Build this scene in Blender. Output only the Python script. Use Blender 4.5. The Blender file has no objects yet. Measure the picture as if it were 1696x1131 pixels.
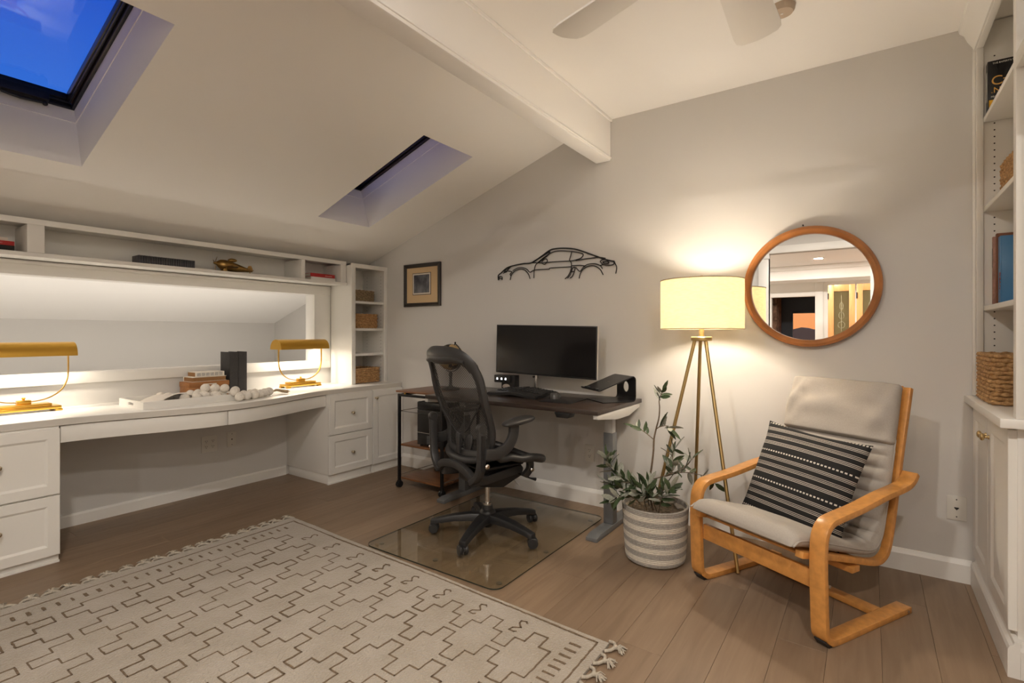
import bpy, bmesh, math, random
from mathutils import Vector, Matrix
random.seed(7)
D = bpy.data
SC = bpy.context.scene
COL = SC.collection

# ------------------------------------------------------------------ camera
cam_d = D.cameras.new('camera')
cam_d.sensor_width = 36.0
cam_d.lens = 36.0 * 850.0 / 1696.0
cam_d.shift_y = -13.5 / 1696.0
cam_d.clip_start = 0.05
cam = D.objects.new('camera', cam_d)
COL.objects.link(cam)
cam.location = (4.15, -3.33, 1.22)
cam.rotation_euler = (math.pi / 2, 0, math.radians(34.856))
SC.camera = cam

# ------------------------------------------------------------------ world: dusk sky
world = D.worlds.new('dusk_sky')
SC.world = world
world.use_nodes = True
wn, wl = world.node_tree.nodes, world.node_tree.links
wn.clear()
w_out = wn.new('ShaderNodeOutputWorld')
w_bg = wn.new('ShaderNodeBackground')
w_tc = wn.new('ShaderNodeTexCoord')
w_sep = wn.new('ShaderNodeSeparateXYZ')
w_ramp = wn.new('ShaderNodeValToRGB')
wl.new(w_tc.outputs['Generated'], w_sep.inputs[0])
wl.new(w_sep.outputs['Z'], w_ramp.inputs[0])
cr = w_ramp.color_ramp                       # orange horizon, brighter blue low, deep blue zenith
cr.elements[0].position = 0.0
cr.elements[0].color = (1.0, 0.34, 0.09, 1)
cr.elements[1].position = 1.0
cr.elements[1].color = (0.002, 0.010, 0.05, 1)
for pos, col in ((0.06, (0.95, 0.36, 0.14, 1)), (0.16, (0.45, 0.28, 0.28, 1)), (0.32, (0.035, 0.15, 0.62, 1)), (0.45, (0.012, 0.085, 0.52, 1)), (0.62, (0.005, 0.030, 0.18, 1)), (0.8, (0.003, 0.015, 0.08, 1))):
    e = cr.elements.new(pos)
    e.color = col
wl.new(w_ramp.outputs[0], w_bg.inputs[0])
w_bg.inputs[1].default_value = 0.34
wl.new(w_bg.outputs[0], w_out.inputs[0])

# ------------------------------------------------------------------ colour management
SC.view_settings.view_transform = 'Standard'
SC.view_settings.look = 'None'
SC.view_settings.gamma = 1.0
SC.view_settings.use_curve_mapping = False
SC.view_settings.exposure = 1.9
SC.cycles.use_denoising = True
SC.cycles.max_bounces = 12
SC.cycles.diffuse_bounces = 7
SC.cycles.glossy_bounces = 6
SC.cycles.transmission_bounces = 8
SC.cycles.transparent_max_bounces = 16
SC.cycles.sample_clamp_indirect = 6.0
SC.cycles.caustics_reflective = False
SC.cycles.caustics_refractive = False

# lamp settings, used by the builders of the lamps further down
P_FLOOR_LAMP = 16.5
P_DESK_LAMP = 1.25
P_ROOM_FILL = 10.5
P_HALL_DOWN = 9.5
P_EAVE_FILL = 4.2
WARM = (1.0, 0.87, 0.71)
WARM2 = (1.0, 0.925, 0.84)

# ------------------------------------------------------------------ materials
MATS = {}
def mat(name, col, rough=0.5, metal=0.0, noise=0.0, scale=20.0, bump=0.0, bscale=60.0, stretch=None, col2=None, spec=0.5, coat=0.0, sheen=0.0):
    if name in MATS:
        return MATS[name]
    m = D.materials.new(name)
    m.use_nodes = True
    n, l = m.node_tree.nodes, m.node_tree.links
    b = n['Principled BSDF']
    b.inputs['Base Color'].default_value = (*col, 1)
    b.inputs['Roughness'].default_value = rough
    b.inputs['Metallic'].default_value = metal
    b.inputs['Specular IOR Level'].default_value = spec
    b.inputs['Coat Weight'].default_value = coat
    b.inputs['Sheen Weight'].default_value = sheen
    tc = None
    if noise > 0 or bump > 0:
        tc = n.new('ShaderNodeTexCoord')
        mp = n.new('ShaderNodeMapping')
        l.new(tc.outputs['Object'], mp.inputs[0])
        if stretch:
            mp.inputs['Scale'].default_value = stretch
    if noise > 0:
        t = n.new('ShaderNodeTexNoise')
        t.inputs['Scale'].default_value = scale
        t.inputs['Detail'].default_value = 6
        l.new(mp.outputs[0], t.inputs[0])
        r = n.new('ShaderNodeValToRGB')
        c2 = col2 if col2 else tuple(max(0, c * (1 - noise)) for c in col)
        r.color_ramp.elements[0].color = (*c2, 1)
        r.color_ramp.elements[0].position = 0.32
        r.color_ramp.elements[1].color = (*(tuple(min(1, c * (1 + noise * 0.5)) for c in col) if not col2 else col), 1)
        r.color_ramp.elements[1].position = 0.68
        l.new(t.outputs['Fac'], r.inputs[0])
        l.new(r.outputs[0], b.inputs['Base Color'])
    if bump > 0:
        t2 = n.new('ShaderNodeTexNoise')
        t2.inputs['Scale'].default_value = bscale
        t2.inputs['Detail'].default_value = 4
        l.new(mp.outputs[0], t2.inputs[0])
        bp = n.new('ShaderNodeBump')
        bp.inputs['Strength'].default_value = bump
        bp.inputs['Distance'].default_value = 0.01
        l.new(t2.outputs['Fac'], bp.inputs['Height'])
        l.new(bp.outputs[0], b.inputs['Normal'])
    MATS[name] = m
    return m

def emit(name, col, strength):
    m = D.materials.new(name)
    m.use_nodes = True
    n, l = m.node_tree.nodes, m.node_tree.links
    n.clear()
    o = n.new('ShaderNodeOutputMaterial')
    e = n.new('ShaderNodeEmission')
    e.inputs[0].default_value = (*col, 1)
    e.inputs[1].default_value = strength
    l.new(e.outputs[0], o.inputs[0])
    MATS[name] = m
    return m

def thin_glass(name, tint, rough=0.0, ior=1.45, frost=0.0, refl=0.8):
    m = D.materials.new(name)
    m.use_nodes = True
    n, l = m.node_tree.nodes, m.node_tree.links
    n.clear()
    o = n.new('ShaderNodeOutputMaterial')
    mx = n.new('ShaderNodeMixShader')
    tr = n.new('ShaderNodeBsdfTransparent')
    tr.inputs[0].default_value = (*tint, 1)
    gl = n.new('ShaderNodeBsdfGlossy')
    gl.inputs['Roughness'].default_value = rough
    lw = n.new('ShaderNodeLayerWeight')          # same reflectance from both faces
    pw = n.new('ShaderNodeMath'); pw.operation = 'POWER'; pw.inputs[1].default_value = 4.0
    l.new(lw.outputs['Facing'], pw.inputs[0])
    lw.inputs['Blend'].default_value = 0.5
    f0 = ((ior - 1) / (ior + 1)) ** 2
    ma = n.new('ShaderNodeMath'); ma.operation = 'MULTIPLY_ADD'; ma.inputs[1].default_value = (1 - f0) * refl; ma.inputs[2].default_value = f0 * refl
    l.new(pw.outputs[0], ma.inputs[0])
    l.new(ma.outputs[0], mx.inputs[0])
    if frost > 0:
        mx2 = n.new('ShaderNodeMixShader')
        df = n.new('ShaderNodeBsdfTranslucent')
        df.inputs[0].default_value = (*tint, 1)
        mx2.inputs[0].default_value = frost
        l.new(tr.outputs[0], mx2.inputs[1])
        l.new(df.outputs[0], mx2.inputs[2])
        l.new(mx2.outputs[0], mx.inputs[1])
    else:
        l.new(tr.outputs[0], mx.inputs[1])
    l.new(gl.outputs[0], mx.inputs[2])
    l.new(mx.outputs[0], o.inputs[0])
    MATS[name] = m
    return m

def gauze(name, col, transp):
    m = D.materials.new(name)
    m.use_nodes = True
    n, l = m.node_tree.nodes, m.node_tree.links
    b = n['Principled BSDF']
    o = n['Material Output']
    b.inputs['Base Color'].default_value = (*col, 1)
    b.inputs['Roughness'].default_value = 0.6
    tr = n.new('ShaderNodeBsdfTransparent')
    mx = n.new('ShaderNodeMixShader')
    tc = n.new('ShaderNodeTexCoord')
    wv = n.new('ShaderNodeTexWave')
    wv.inputs['Scale'].default_value = 45.0
    wv.bands_direction = 'DIAGONAL'
    l.new(tc.outputs['Object'], wv.inputs[0])
    mr = n.new('ShaderNodeMapRange')
    mr.inputs['To Min'].default_value = transp - 0.17
    mr.inputs['To Max'].default_value = transp + 0.17
    l.new(wv.outputs['Fac'], mr.inputs[0])
    l.new(mr.outputs[0], mx.inputs[0])
    l.new(b.outputs[0], mx.inputs[1])
    l.new(tr.outputs[0], mx.inputs[2])
    l.new(mx.outputs[0], o.inputs[0])
    MATS[name] = m
    return m

def shade_mat(name, col, trans):
    m = D.materials.new(name)
    m.use_nodes = True
    n, l = m.node_tree.nodes, m.node_tree.links
    n.clear()
    o = n.new('ShaderNodeOutputMaterial')
    mx = n.new('ShaderNodeMixShader')
    mx.inputs[0].default_value = trans
    d = n.new('ShaderNodeBsdfDiffuse')
    t = n.new('ShaderNodeBsdfTranslucent')
    tc = n.new('ShaderNodeTexCoord')
    mp = n.new('ShaderNodeMapping')
    mp.inputs['Scale'].default_value = (30, 30, 220)
    ns = n.new('ShaderNodeTexNoise')
    ns.inputs['Scale'].default_value = 1.0
    ns.inputs['Detail'].default_value = 3
    l.new(tc.outputs['Object'], mp.inputs[0])
    l.new(mp.outputs[0], ns.inputs[0])
    r = n.new('ShaderNodeValToRGB')
    r.color_ramp.elements[0].color = (*[c * 0.84 for c in col], 1)
    r.color_ramp.elements[1].color = (*col, 1)
    r.color_ramp.elements[0].position = 0.35
    r.color_ramp.elements[1].position = 0.65
    l.new(ns.outputs['Fac'], r.inputs[0])
    l.new(r.outputs[0], d.inputs[0])
    l.new(r.outputs[0], t.inputs[0])
    l.new(d.outputs[0], mx.inputs[1])
    l.new(t.outputs[0], mx.inputs[2])
    l.new(mx.outputs[0], o.inputs[0])
    MATS[name] = m
    return m

M_WALL = mat('wall_paint', (0.63, 0.615, 0.59), 0.85, bump=0.02, bscale=160)
M_CEIL = mat('ceiling_paint', (0.90, 0.885, 0.86), 0.9, bump=0.015, bscale=160)
M_TRIM = mat('trim_paint', (0.80, 0.785, 0.75), 0.42)
M_CAB = mat('cabinet_paint', (0.79, 0.775, 0.735), 0.40)
M_TOP = mat('worktop_paint', (0.80, 0.785, 0.75), 0.30)
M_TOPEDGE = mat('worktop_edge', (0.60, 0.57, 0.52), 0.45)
M_BRASS = mat('lamp_brass', (0.72, 0.42, 0.075), 0.30, 1.0)
M_BRASS2 = mat('aged_brass', (0.60, 0.44, 0.20), 0.34, 1.0)
M_KNOB = mat('polished_knob', (0.75, 0.66, 0.50), 0.12, 1.0)
M_GOLDKNOB = mat('brass_knob', (0.72, 0.55, 0.28), 0.2, 1.0)
M_BLACK = mat('black_plastic', (0.012, 0.012, 0.013), 0.42)
M_GRAPH = mat('graphite_plastic', (0.028, 0.027, 0.027), 0.42)
M_BLKMET = mat('black_metal', (0.015, 0.015, 0.016), 0.35, 0.3)
M_CHROME = mat('steel', (0.62, 0.60, 0.57), 0.22, 1.0)
M_GREY = mat('grey_powdercoat', (0.17, 0.175, 0.18), 0.42, 0.2)
M_LGREY = mat('light_powdercoat', (0.55, 0.54, 0.52), 0.4, 0.1)
M_WALNUT = mat('walnut', (0.20, 0.085, 0.034), 0.35, noise=0.45, scale=3.0, stretch=(1.5, 14, 14))
M_ESPRESSO = mat('espresso_wood', (0.043, 0.029, 0.023), 0.30, noise=0.3, scale=3.0, stretch=(1.5, 20, 20))
M_BIRCH = mat('honey_birch', (0.62, 0.285, 0.075), 0.32, noise=0.16, scale=4.0, stretch=(9, 9, 9))
M_BIRCHEDGE = mat('birch_ply_edge', (0.45, 0.18, 0.04), 0.4, noise=0.3, scale=60)
M_FRAMEWOOD = mat('mirror_frame_wood', (0.40, 0.155, 0.045), 0.33, noise=0.25, scale=9.0)
M_CUSH = mat('grey_cotton', (0.40, 0.365, 0.325), 0.9, noise=0.06, scale=200, bump=0.25, bscale=14)
M_WICKER = mat('water_hyacinth', (0.62, 0.38, 0.17), 0.65, noise=0.5, scale=70, col2=(0.30, 0.155, 0.055), bump=0.5, bscale=240)
M_WICKERD = mat('seagrass', (0.42, 0.31, 0.18), 0.7, noise=0.5, scale=80, col2=(0.17, 0.12, 0.065), bump=0.5, bscale=240)
M_PAPER = mat('paper', (0.75, 0.70, 0.62), 0.8)
M_PAGES = mat('kraft_pages', (0.33, 0.165, 0.06), 0.8, noise=0.4, scale=160, stretch=(1, 1, 6))
M_WHITE = mat('white_plastic', (0.74, 0.72, 0.68), 0.35)
M_BEAD = mat('whitewashed_bead', (0.74, 0.69, 0.62), 0.7, noise=0.12, scale=90)
M_JUTE = mat('jute', (0.46, 0.35, 0.23), 0.9, noise=0.4, scale=150)
M_TAN = mat('tan_wood_box', (0.36, 0.15, 0.045), 0.45, noise=0.2, scale=8, stretch=(10, 1, 10))
M_RED = mat('red_cover', (0.42, 0.02, 0.02), 0.45)
M_DARKBOOK = mat('charcoal_cloth', (0.045, 0.042, 0.042), 0.65, noise=0.2, scale=120)
M_BLUE = mat('blue_cover', (0.055, 0.21, 0.44), 0.3)
M_DBLUE = mat('deep_blue_print', (0.012, 0.09, 0.27), 0.3)
M_BROWNBOOK = mat('brown_cover', (0.22, 0.075, 0.03), 0.5)
M_PINKBOOK = mat('faded_rose_spine', (0.42, 0.24, 0.19), 0.5, noise=0.3, scale=40)
M_BLKCOVER = mat('black_glossy_cover', (0.012, 0.012, 0.013), 0.25)
M_YELLOW = mat('yellow_print', (0.78, 0.43, 0.02), 0.4)
M_GOLDPRINT = mat('gold_print', (0.75, 0.42, 0.10), 0.4)
M_WHITEPRINT = mat('white_print', (0.80, 0.78, 0.72), 0.5)
M_REDPRINT = mat('red_print', (0.35, 0.05, 0.03), 0.5)
M_BRONZE = mat('antique_bronze', (0.40, 0.24, 0.08), 0.28, 1.0, noise=0.4, scale=25)
M_RUG = mat('ivory_wool', (0.40, 0.35, 0.29), 0.95, noise=0.22, scale=5.5, col2=(0.335, 0.285, 0.22), bump=0.9, bscale=110, sheen=0.3)
M_RUGLINE = mat('brown_wool', (0.185, 0.13, 0.082), 0.95, noise=0.3, scale=120, bump=0.7, bscale=150)
M_FRINGE = mat('cotton_fringe', (0.47, 0.42, 0.345), 0.95, noise=0.2, scale=100, bump=0.4, bscale=200)
M_FLOOR = None
M_OUTLET = mat('outlet_plastic', (0.68, 0.66, 0.61), 0.35)
M_DARK = mat('dark_slot', (0.02, 0.018, 0.016), 0.6)
M_MIRROR = mat('mirror_silver', (0.90, 0.90, 0.89), 0.0, 1.0)
M_SCREEN = mat('monitor_screen', (0.010, 0.009, 0.009), 0.16, spec=0.45)
M_PICBLACK = mat('picture_frame_black', (0.03, 0.025, 0.022), 0.3)
M_MAT = mat('picture_mat', (0.68, 0.50, 0.29), 0.8)
M_STEM = mat('olive_bark', (0.17, 0.12, 0.075), 0.8, noise=0.3, scale=80)
M_LEAF = mat('olive_leaf', (0.055, 0.085, 0.035), 0.45, noise=0.3, scale=14)
M_LEAF2 = mat('olive_leaf_pale', (0.33, 0.34, 0.28), 0.5, noise=0.25, scale=14)
M_SOIL = mat('dry_moss', (0.13, 0.095, 0.06), 0.95, noise=0.6, scale=60, bump=1.0, bscale=70)
M_ROPE1 = mat('cream_rope', (0.62, 0.57, 0.49), 0.9, noise=0.12, scale=90, bump=0.3, bscale=120)
M_ROPE2 = mat('grey_rope', (0.36, 0.335, 0.30), 0.9, noise=0.22, scale=130, bump=0.3, bscale=120)
M_HEATHER = mat('dark_porch_wall', (0.11, 0.125, 0.15), 0.6)
M_SHUTTER = mat('skylight_black', (0.014, 0.014, 0.017), 0.35)
M_FIR = mat('orange_fir', (0.58, 0.27, 0.095), 0.4, noise=0.15, scale=5, stretch=(8, 8, 1))
M_BRICKY = mat('stone_chimney', (0.25, 0.14, 0.09), 0.9, noise=0.7, scale=14, bump=0.8, bscale=12)
M_SPEAKER = mat('black_device', (0.016, 0.015, 0.015), 0.35)
M_BINWIRE = mat('smoked_bin', (0.09, 0.08, 0.075), 0.3, noise=0.6, scale=18)
M_TAPE = mat('bag_liner', (0.5, 0.47, 0.43), 0.35)
M_GLASSMAT = thin_glass('mat_glass', (0.955, 0.96, 0.925), ior=1.5)
M_GLASSEDGE = mat('mat_glass_edge', (0.02, 0.03, 0.025), 0.15)
M_PANE = thin_glass('skylight_glass', (0.93, 0.95, 0.97), ior=1.5)
M_FROST = thin_glass('frosted_glass', (0.62, 0.58, 0.42), rough=0.2, frost=0.75)
M_MESH = gauze('chair_mesh', (0.030, 0.027, 0.025), 0.33)
M_MESH2 = mat('seat_mesh', (0.014, 0.013, 0.013), 0.7)
M_SHADE = shade_mat('linen_shade', (0.86, 0.78, 0.61), 0.50)
M_SHADEIN = M_SHADE
M_BULB = emit('bulb_glow', (1.0, 0.82, 0.55), 10.0)
M_TUBE = emit('lamp_tube_glow', (1.0, 0.84, 0.58), 4.0)
M_DOWN = emit('downlight_glow', (1.0, 0.86, 0.66), 5.0)

def floor_mat():
    m = D.materials.new('oak_plank')
    m.use_nodes = True
    n, l = m.node_tree.nodes, m.node_tree.links
    b = n['Principled BSDF']
    tc = n.new('ShaderNodeTexCoord')
    oi = n.new('ShaderNodeObjectInfo')
    add = n.new('ShaderNodeVectorMath')
    add.operation = 'MULTIPLY_ADD'
    cmb = n.new('ShaderNodeCombineXYZ')
    for k in range(3):
        l.new(oi.outputs['Random'], cmb.inputs[k])
    add.inputs[1].default_value = (9, 9, 9)
    l.new(cmb.outputs[0], add.inputs[0])
    l.new(tc.outputs['Object'], add.inputs[2])
    mp = n.new('ShaderNodeMapping')
    mp.inputs['Scale'].default_value = (14, 1.1, 4)
    l.new(add.outputs[0], mp.inputs[0])
    t = n.new('ShaderNodeTexNoise')
    t.inputs['Scale'].default_value = 2.2
    t.inputs['Detail'].default_value = 8
    t.inputs['Distortion'].default_value = 0.6
    l.new(mp.outputs[0], t.inputs[0])
    r = n.new('ShaderNodeValToRGB')
    r.color_ramp.elements[0].color = (0.215, 0.145, 0.093, 1)
    r.color_ramp.elements[0].position = 0.3
    r.color_ramp.elements[1].color = (0.275, 0.192, 0.126, 1)
    r.color_ramp.elements[1].position = 0.7
    l.new(t.outputs['Fac'], r.inputs[0])
    hs = n.new('ShaderNodeHueSaturation')
    mr = n.new('ShaderNodeMapRange')
    mr.inputs['To Min'].default_value = 0.90
    mr.inputs['To Max'].default_value = 1.08
    l.new(oi.outputs['Random'], mr.inputs[0])
    l.new(mr.outputs[0], hs.inputs['Value'])
    l.new(r.outputs[0], hs.inputs['Color'])
    l.new(hs.outputs[0], b.inputs['Base Color'])
    b.inputs['Roughness'].default_value = 0.42
    b.inputs['Specular IOR Level'].default_value = 0.35
    return m
M_FLOOR = floor_mat()

# ------------------------------------------------------------------ mesh building
class MB:
    def __init__(self, M=None):
        self.v, self.f, self.M = [], [], M
    def add(self, vs, fs):
        o = len(self.v)
        self.v += [tuple(p) for p in vs]
        self.f += [tuple(i + o for i in q) for q in fs]
        return self
    def box(self, x0, x1, y0, y1, z0, z1):
        vs = [(x0, y0, z0), (x1, y0, z0), (x1, y1, z0), (x0, y1, z0), (x0, y0, z1), (x1, y0, z1), (x1, y1, z1), (x0, y1, z1)]
        return self.add(vs, [(0, 3, 2, 1), (4, 5, 6, 7), (0, 1, 5, 4), (1, 2, 6, 5), (2, 3, 7, 6), (3, 0, 4, 7)])
    def prism(self, poly, axis, a, b):
        def p3(p, t):
            if axis == 'x': return (t, p[0], p[1])
            if axis == 'y': return (p[0], t, p[1])
            return (p[0], p[1], t)
        n = len(poly)
        vs = [p3(p, a) for p in poly] + [p3(p, b) for p in poly]
        fs = [tuple(range(n - 1, -1, -1)), tuple(range(n, 2 * n))]
        fs += [(i, (i + 1) % n, n + (i + 1) % n, n + i) for i in range(n)]
        return self.add(vs, fs)
    def tube(self, pts, r, n=8, closed=False, cap=True, up=None):
        pts = [Vector(p) for p in pts]
        m = len(pts)
        rs = r if isinstance(r, (list, tuple)) else [r] * m
        rings, prev = [], None
        for i, p in enumerate(pts):
            if closed:
                t = pts[(i + 1) % m] - pts[i - 1]
            else:
                t = pts[min(i + 1, m - 1)] - pts[max(i - 1, 0)]
            t = t.normalized() if t.length > 1e-9 else Vector((0, 0, 1))
            if prev is None:
                ref = Vector(up) if up else (Vector((0, 0, 1)) if abs(t.z) < 0.9 else Vector((1, 0, 0)))
                a = t.cross(ref).normalized()
            else:
                a = (prev - t * prev.dot(t))
                a = a.normalized() if a.length > 1e-6 else t.cross(Vector((0, 0, 1))).normalized()
            prev = a
            b = t.cross(a)
            rings.append([p + (a * math.cos(2 * math.pi * k / n) + b * math.sin(2 * math.pi * k / n)) * rs[i] for k in range(n)])
        vs = [q for rg in rings for q in rg]
        fs = []
        for i in range(m if closed else m - 1):
            j = (i + 1) % m
            for k in range(n):
                k2 = (k + 1) % n
                fs.append((i * n + k, i * n + k2, j * n + k2, j * n + k))
        if cap and not closed:
            fs.append(tuple(range(n - 1, -1, -1)))
            fs.append(tuple((m - 1) * n + k for k in range(n)))
        return self.add(vs, fs)
    def strip(self, pts, side, w, t):
        """rectangular section swept along pts; side = constant width direction"""
        pts = [Vector(p) for p in pts]
        s = Vector(side).normalized()
        m = len(pts)
        vs, fs = [], []
        for i, p in enumerate(pts):
            tg = (pts[min(i + 1, m - 1)] - pts[max(i - 1, 0)]).normalized()
            nn = s.cross(tg).normalized()
            ww = w[i] if isinstance(w, (list, tuple)) else w
            for a, b in ((-1, -1), (1, -1), (1, 1), (-1, 1)):
                vs.append(p + s * (a * ww / 2) + nn * (b * t / 2))
        for i in range(m - 1):
            for k in range(4):
                k2 = (k + 1) % 4
                fs.append((i * 4 + k, i * 4 + k2, (i + 1) * 4 + k2, (i + 1) * 4 + k))
        fs.append((3, 2, 1, 0))
        e = (m - 1) * 4
        fs.append((e, e + 1, e + 2, e + 3))
        return self.add(vs, fs)
    def lathe(self, prof, c=(0, 0, 0), n=24, axis='z', capa=True, capb=True):
        vs, fs = [], []
        for r, h in prof:
            for k in range(n):
                a = 2 * math.pi * k / n
                x, y = r * math.cos(a), r * math.sin(a)
                if axis == 'z': vs.append((c[0] + x, c[1] + y, c[2] + h))
                elif axis == 'y': vs.append((c[0] + x, c[1] + h, c[2] - y))
                else: vs.append((c[0] + h, c[1] + x, c[2] + y))
        m = len(prof)
        for i in range(m - 1):
            for k in range(n):
                k2 = (k + 1) % n
                fs.append((i * n + k, i * n + k2, (i + 1) * n + k2, (i + 1) * n + k))
        if capa: fs.append(tuple(range(n - 1, -1, -1)))
        if capb: fs.append(tuple((m - 1) * n + k for k in range(n)))
        return self.add(vs, fs)
    def sphere(self, c, r, nu=16, nv=10):
        rx, ry, rz = r if isinstance(r, (tuple, list)) else (r, r, r)
        vs = [(c[0], c[1], c[2] - rz)]
        for j in range(1, nv):
            ph = -math.pi / 2 + math.pi * j / nv
            for i in range(nu):
                th = 2 * math.pi * i / nu
                vs.append((c[0] + rx * math.cos(ph) * math.cos(th), c[1] + ry * math.cos(ph) * math.sin(th), c[2] + rz * math.sin(ph)))
        vs.append((c[0], c[1], c[2] + rz))
        fs = []
        for i in range(nu):
            fs.append((0, 1 + (i + 1) % nu, 1 + i))
            for j in range(nv - 2):
                a, b = 1 + j * nu + i, 1 + j * nu + (i + 1) % nu
                fs.append((a, b, b + nu, a + nu))
            b0 = 1 + (nv - 2) * nu
            fs.append((b0 + i, b0 + (i + 1) % nu, len(vs) - 1))
        return self.add(vs, fs)
    def grid(self, fn, nu, nv, closed_u=False):
        vs = [fn(i / nu, j / nv) for j in range(nv + 1) for i in range(nu if closed_u else nu + 1)]
        w = nu if closed_u else nu + 1
        fs = []
        for j in range(nv):
            for i in range(nu):
                i2 = (i + 1) % w
                fs.append((j * w + i, j * w + i2, (j + 1) * w + i2, (j + 1) * w + i))
        return self.add(vs, fs)
    def shell(self, fn, nu, nv, th):
        """closed slab: fn(u,v) -> (point, normal)"""
        top = [fn(i / nu, j / nv) for j in range(nv + 1) for i in range(nu + 1)]
        a = [Vector(p) + Vector(q) * (th / 2) for p, q in top]
        b = [Vector(p) - Vector(q) * (th / 2) for p, q in top]
        w = nu + 1
        N = len(a)
        fs = []
        for j in range(nv):
            for i in range(nu):
                q = (j * w + i, j * w + i + 1, (j + 1) * w + i + 1, (j + 1) * w + i)
                fs.append(q)
                fs.append(tuple(N + k for k in reversed(q)))
        ring = [i for i in range(w)] + [j * w + nu for j in range(1, nv + 1)] + [nv * w + i for i in range(nu - 1, -1, -1)] + [j * w for j in range(nv - 1, 0, -1)]
        for k in range(len(ring)):
            p, q = ring[k], ring[(k + 1) % len(ring)]
            fs.append((p, N + p, N + q, q))
        return self.add(a + b, fs)
    def build(self, name, material, parent=None, bevel=0.0, smooth=None, seg=2, loc=None):
        me = D.meshes.new(name)
        vs = self.v
        if self.M is not None:
            vs = [tuple(self.M @ Vector(p)) for p in vs]
        me.from_pydata([tuple(p) for p in vs], [], self.f)
        bm = bmesh.new()
        bm.from_mesh(me)
        bmesh.ops.recalc_face_normals(bm, faces=bm.faces)
        if bevel > 0:
            es = [e for e in bm.edges if len(e.link_faces) == 2 and e.calc_face_angle(0) > 0.5]
            if es:
                bmesh.ops.bevel(bm, geom=es, offset=bevel, segments=seg, profile=0.5, affect='EDGES', clamp_overlap=True)
        bm.to_mesh(me)
        bm.free()
        mats = material if isinstance(material, (list, tuple)) else [material]
        for m in mats:
            me.materials.append(m)
        if smooth is not None or bevel > 0:
            me.polygons.foreach_set('use_smooth', [True] * len(me.polygons))
            me.set_sharp_from_angle(angle=math.radians(smooth if smooth else 35))
        o = D.objects.new(name, me)
        COL.objects.link(o)
        if parent is not None:
            o.parent = parent
        if loc:
            o.location = loc
        return o

def tag(o, label=None, cat=None, group=None, kind=None):
    if label: o['label'] = label
    if cat: o['category'] = cat
    if group: o['group'] = group
    if kind: o['kind'] = kind
    return o

def thing(name, label, cat, loc=(0, 0, 0), rz=0.0, group=None):
    o = D.objects.new(name, None)
    o.empty_display_size = 0.05
    COL.objects.link(o)
    o.location = loc
    o.rotation_euler = (0, 0, rz)
    return tag(o, label, cat, group)

def struct(o):
    o['kind'] = 'structure'
    return o

def copy_tree(o, parent=None):
    c = o.copy()
    COL.objects.link(c)
    if parent is not None: c.parent = parent
    for ch in list(o.children):
        copy_tree(ch, c)
    return c

def smoothline(pts, k=4, closed=False):
    """Catmull-Rom"""
    P = [Vector(p) for p in pts]
    n = len(P)
    out = []
    rng = range(n) if closed else range(n - 1)
    for i in rng:
        p0 = P[i - 1] if (closed or i > 0) else P[0] * 2 - P[1]
        p1, p2 = P[i], P[(i + 1) % n]
        p3 = P[(i + 2) % n] if (closed or i + 2 < n) else P[n - 1] * 2 - P[n - 2]
        for j in range(k):
            t = j / k
            out.append(0.5 * ((2 * p1) + (p2 - p0) * t + (2 * p0 - 5 * p1 + 4 * p2 - p3) * t * t + (3 * p1 - p0 - 3 * p2 + p3) * t ** 3))
    if not closed: out.append(P[-1])
    return out

def rrect(w, h, r, n=6):
    pts = []
    for cx, cy, a0 in ((w / 2 - r, h / 2 - r, 0), (-w / 2 + r, h / 2 - r, 90), (-w / 2 + r, -h / 2 + r, 180), (w / 2 - r, -h / 2 + r, 270)):
        for k in range(n + 1):
            a = math.radians(a0 + 90 * k / n)
            pts.append((cx + r * math.cos(a), cy + r * math.sin(a)))
    return pts

def panel(name, material, parent, O, U, N, w, h, t=0.022, fr=0.055, rec=0.008):
    """cabinet front: frame and recessed panel; O lower-left corner, U across, N outward, z up"""
    O, U, N, Z = Vector(O), Vector(U), Vector(N), Vector((0, 0, 1))
    rings = [(0, 0), (0, t - 0.002), (0.002, t), (fr, t), (fr + 0.012, t - rec), (fr + 0.016, t - rec)]
    vs, fs = [], []
    for ins, d in rings:
        for a, b in ((ins, ins), (w - ins, ins), (w - ins, h - ins), (ins, h - ins)):
            vs.append(O + U * a + Z * b + N * d)
    for i in range(len(rings) - 1):
        for k in range(4):
            k2 = (k + 1) % 4
            fs.append((i * 4 + k, i * 4 + k2, i * 4 + 4 + k2, i * 4 + 4 + k))
    e = (len(rings) - 1) * 4
    fs += [(e, e + 1, e + 2, e + 3), (3, 2, 1, 0)]
    return MB().add(vs, fs).build(name, material, parent)

def text_mesh(name, body, size, mat_, parent, M, extrude=0.0006, align='LEFT'):
    cu = D.curves.new(name, 'FONT')
    cu.body = body
    cu.size = size
    cu.extrude = extrude
    cu.align_x = align
    tmp = D.objects.new(name + '_tmp', cu)
    COL.objects.link(tmp)
    dg = bpy.context.evaluated_depsgraph_get()
    me = D.meshes.new_from_object(tmp.evaluated_get(dg))
    D.objects.remove(tmp)
    D.curves.remove(cu)
    me.transform(M)
    me.materials.clear()
    me.materials.append(mat_)
    o = D.objects.new(name, me)
    COL.objects.link(o)
    if parent is not None: o.parent = parent
    return o

def axes(O, X, Y):
    X, Y = Vector(X).normalized(), Vector(Y).normalized()
    Zv = X.cross(Y)
    m = Matrix((X, Y, Zv)).transposed().to_4x4()
    m.translation = Vector(O)
    return m

def light(name, kind, loc, energy, col, parent=None, **kw):
    d = D.lights.new(name, kind)
    d.energy = energy
    d.color = col
    for k, v in kw.items():
        setattr(d, k, v)
    o = D.objects.new(name, d)
    COL.objects.link(o)
    o.location = loc
    if parent is not None: o.parent = parent
    return o
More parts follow.
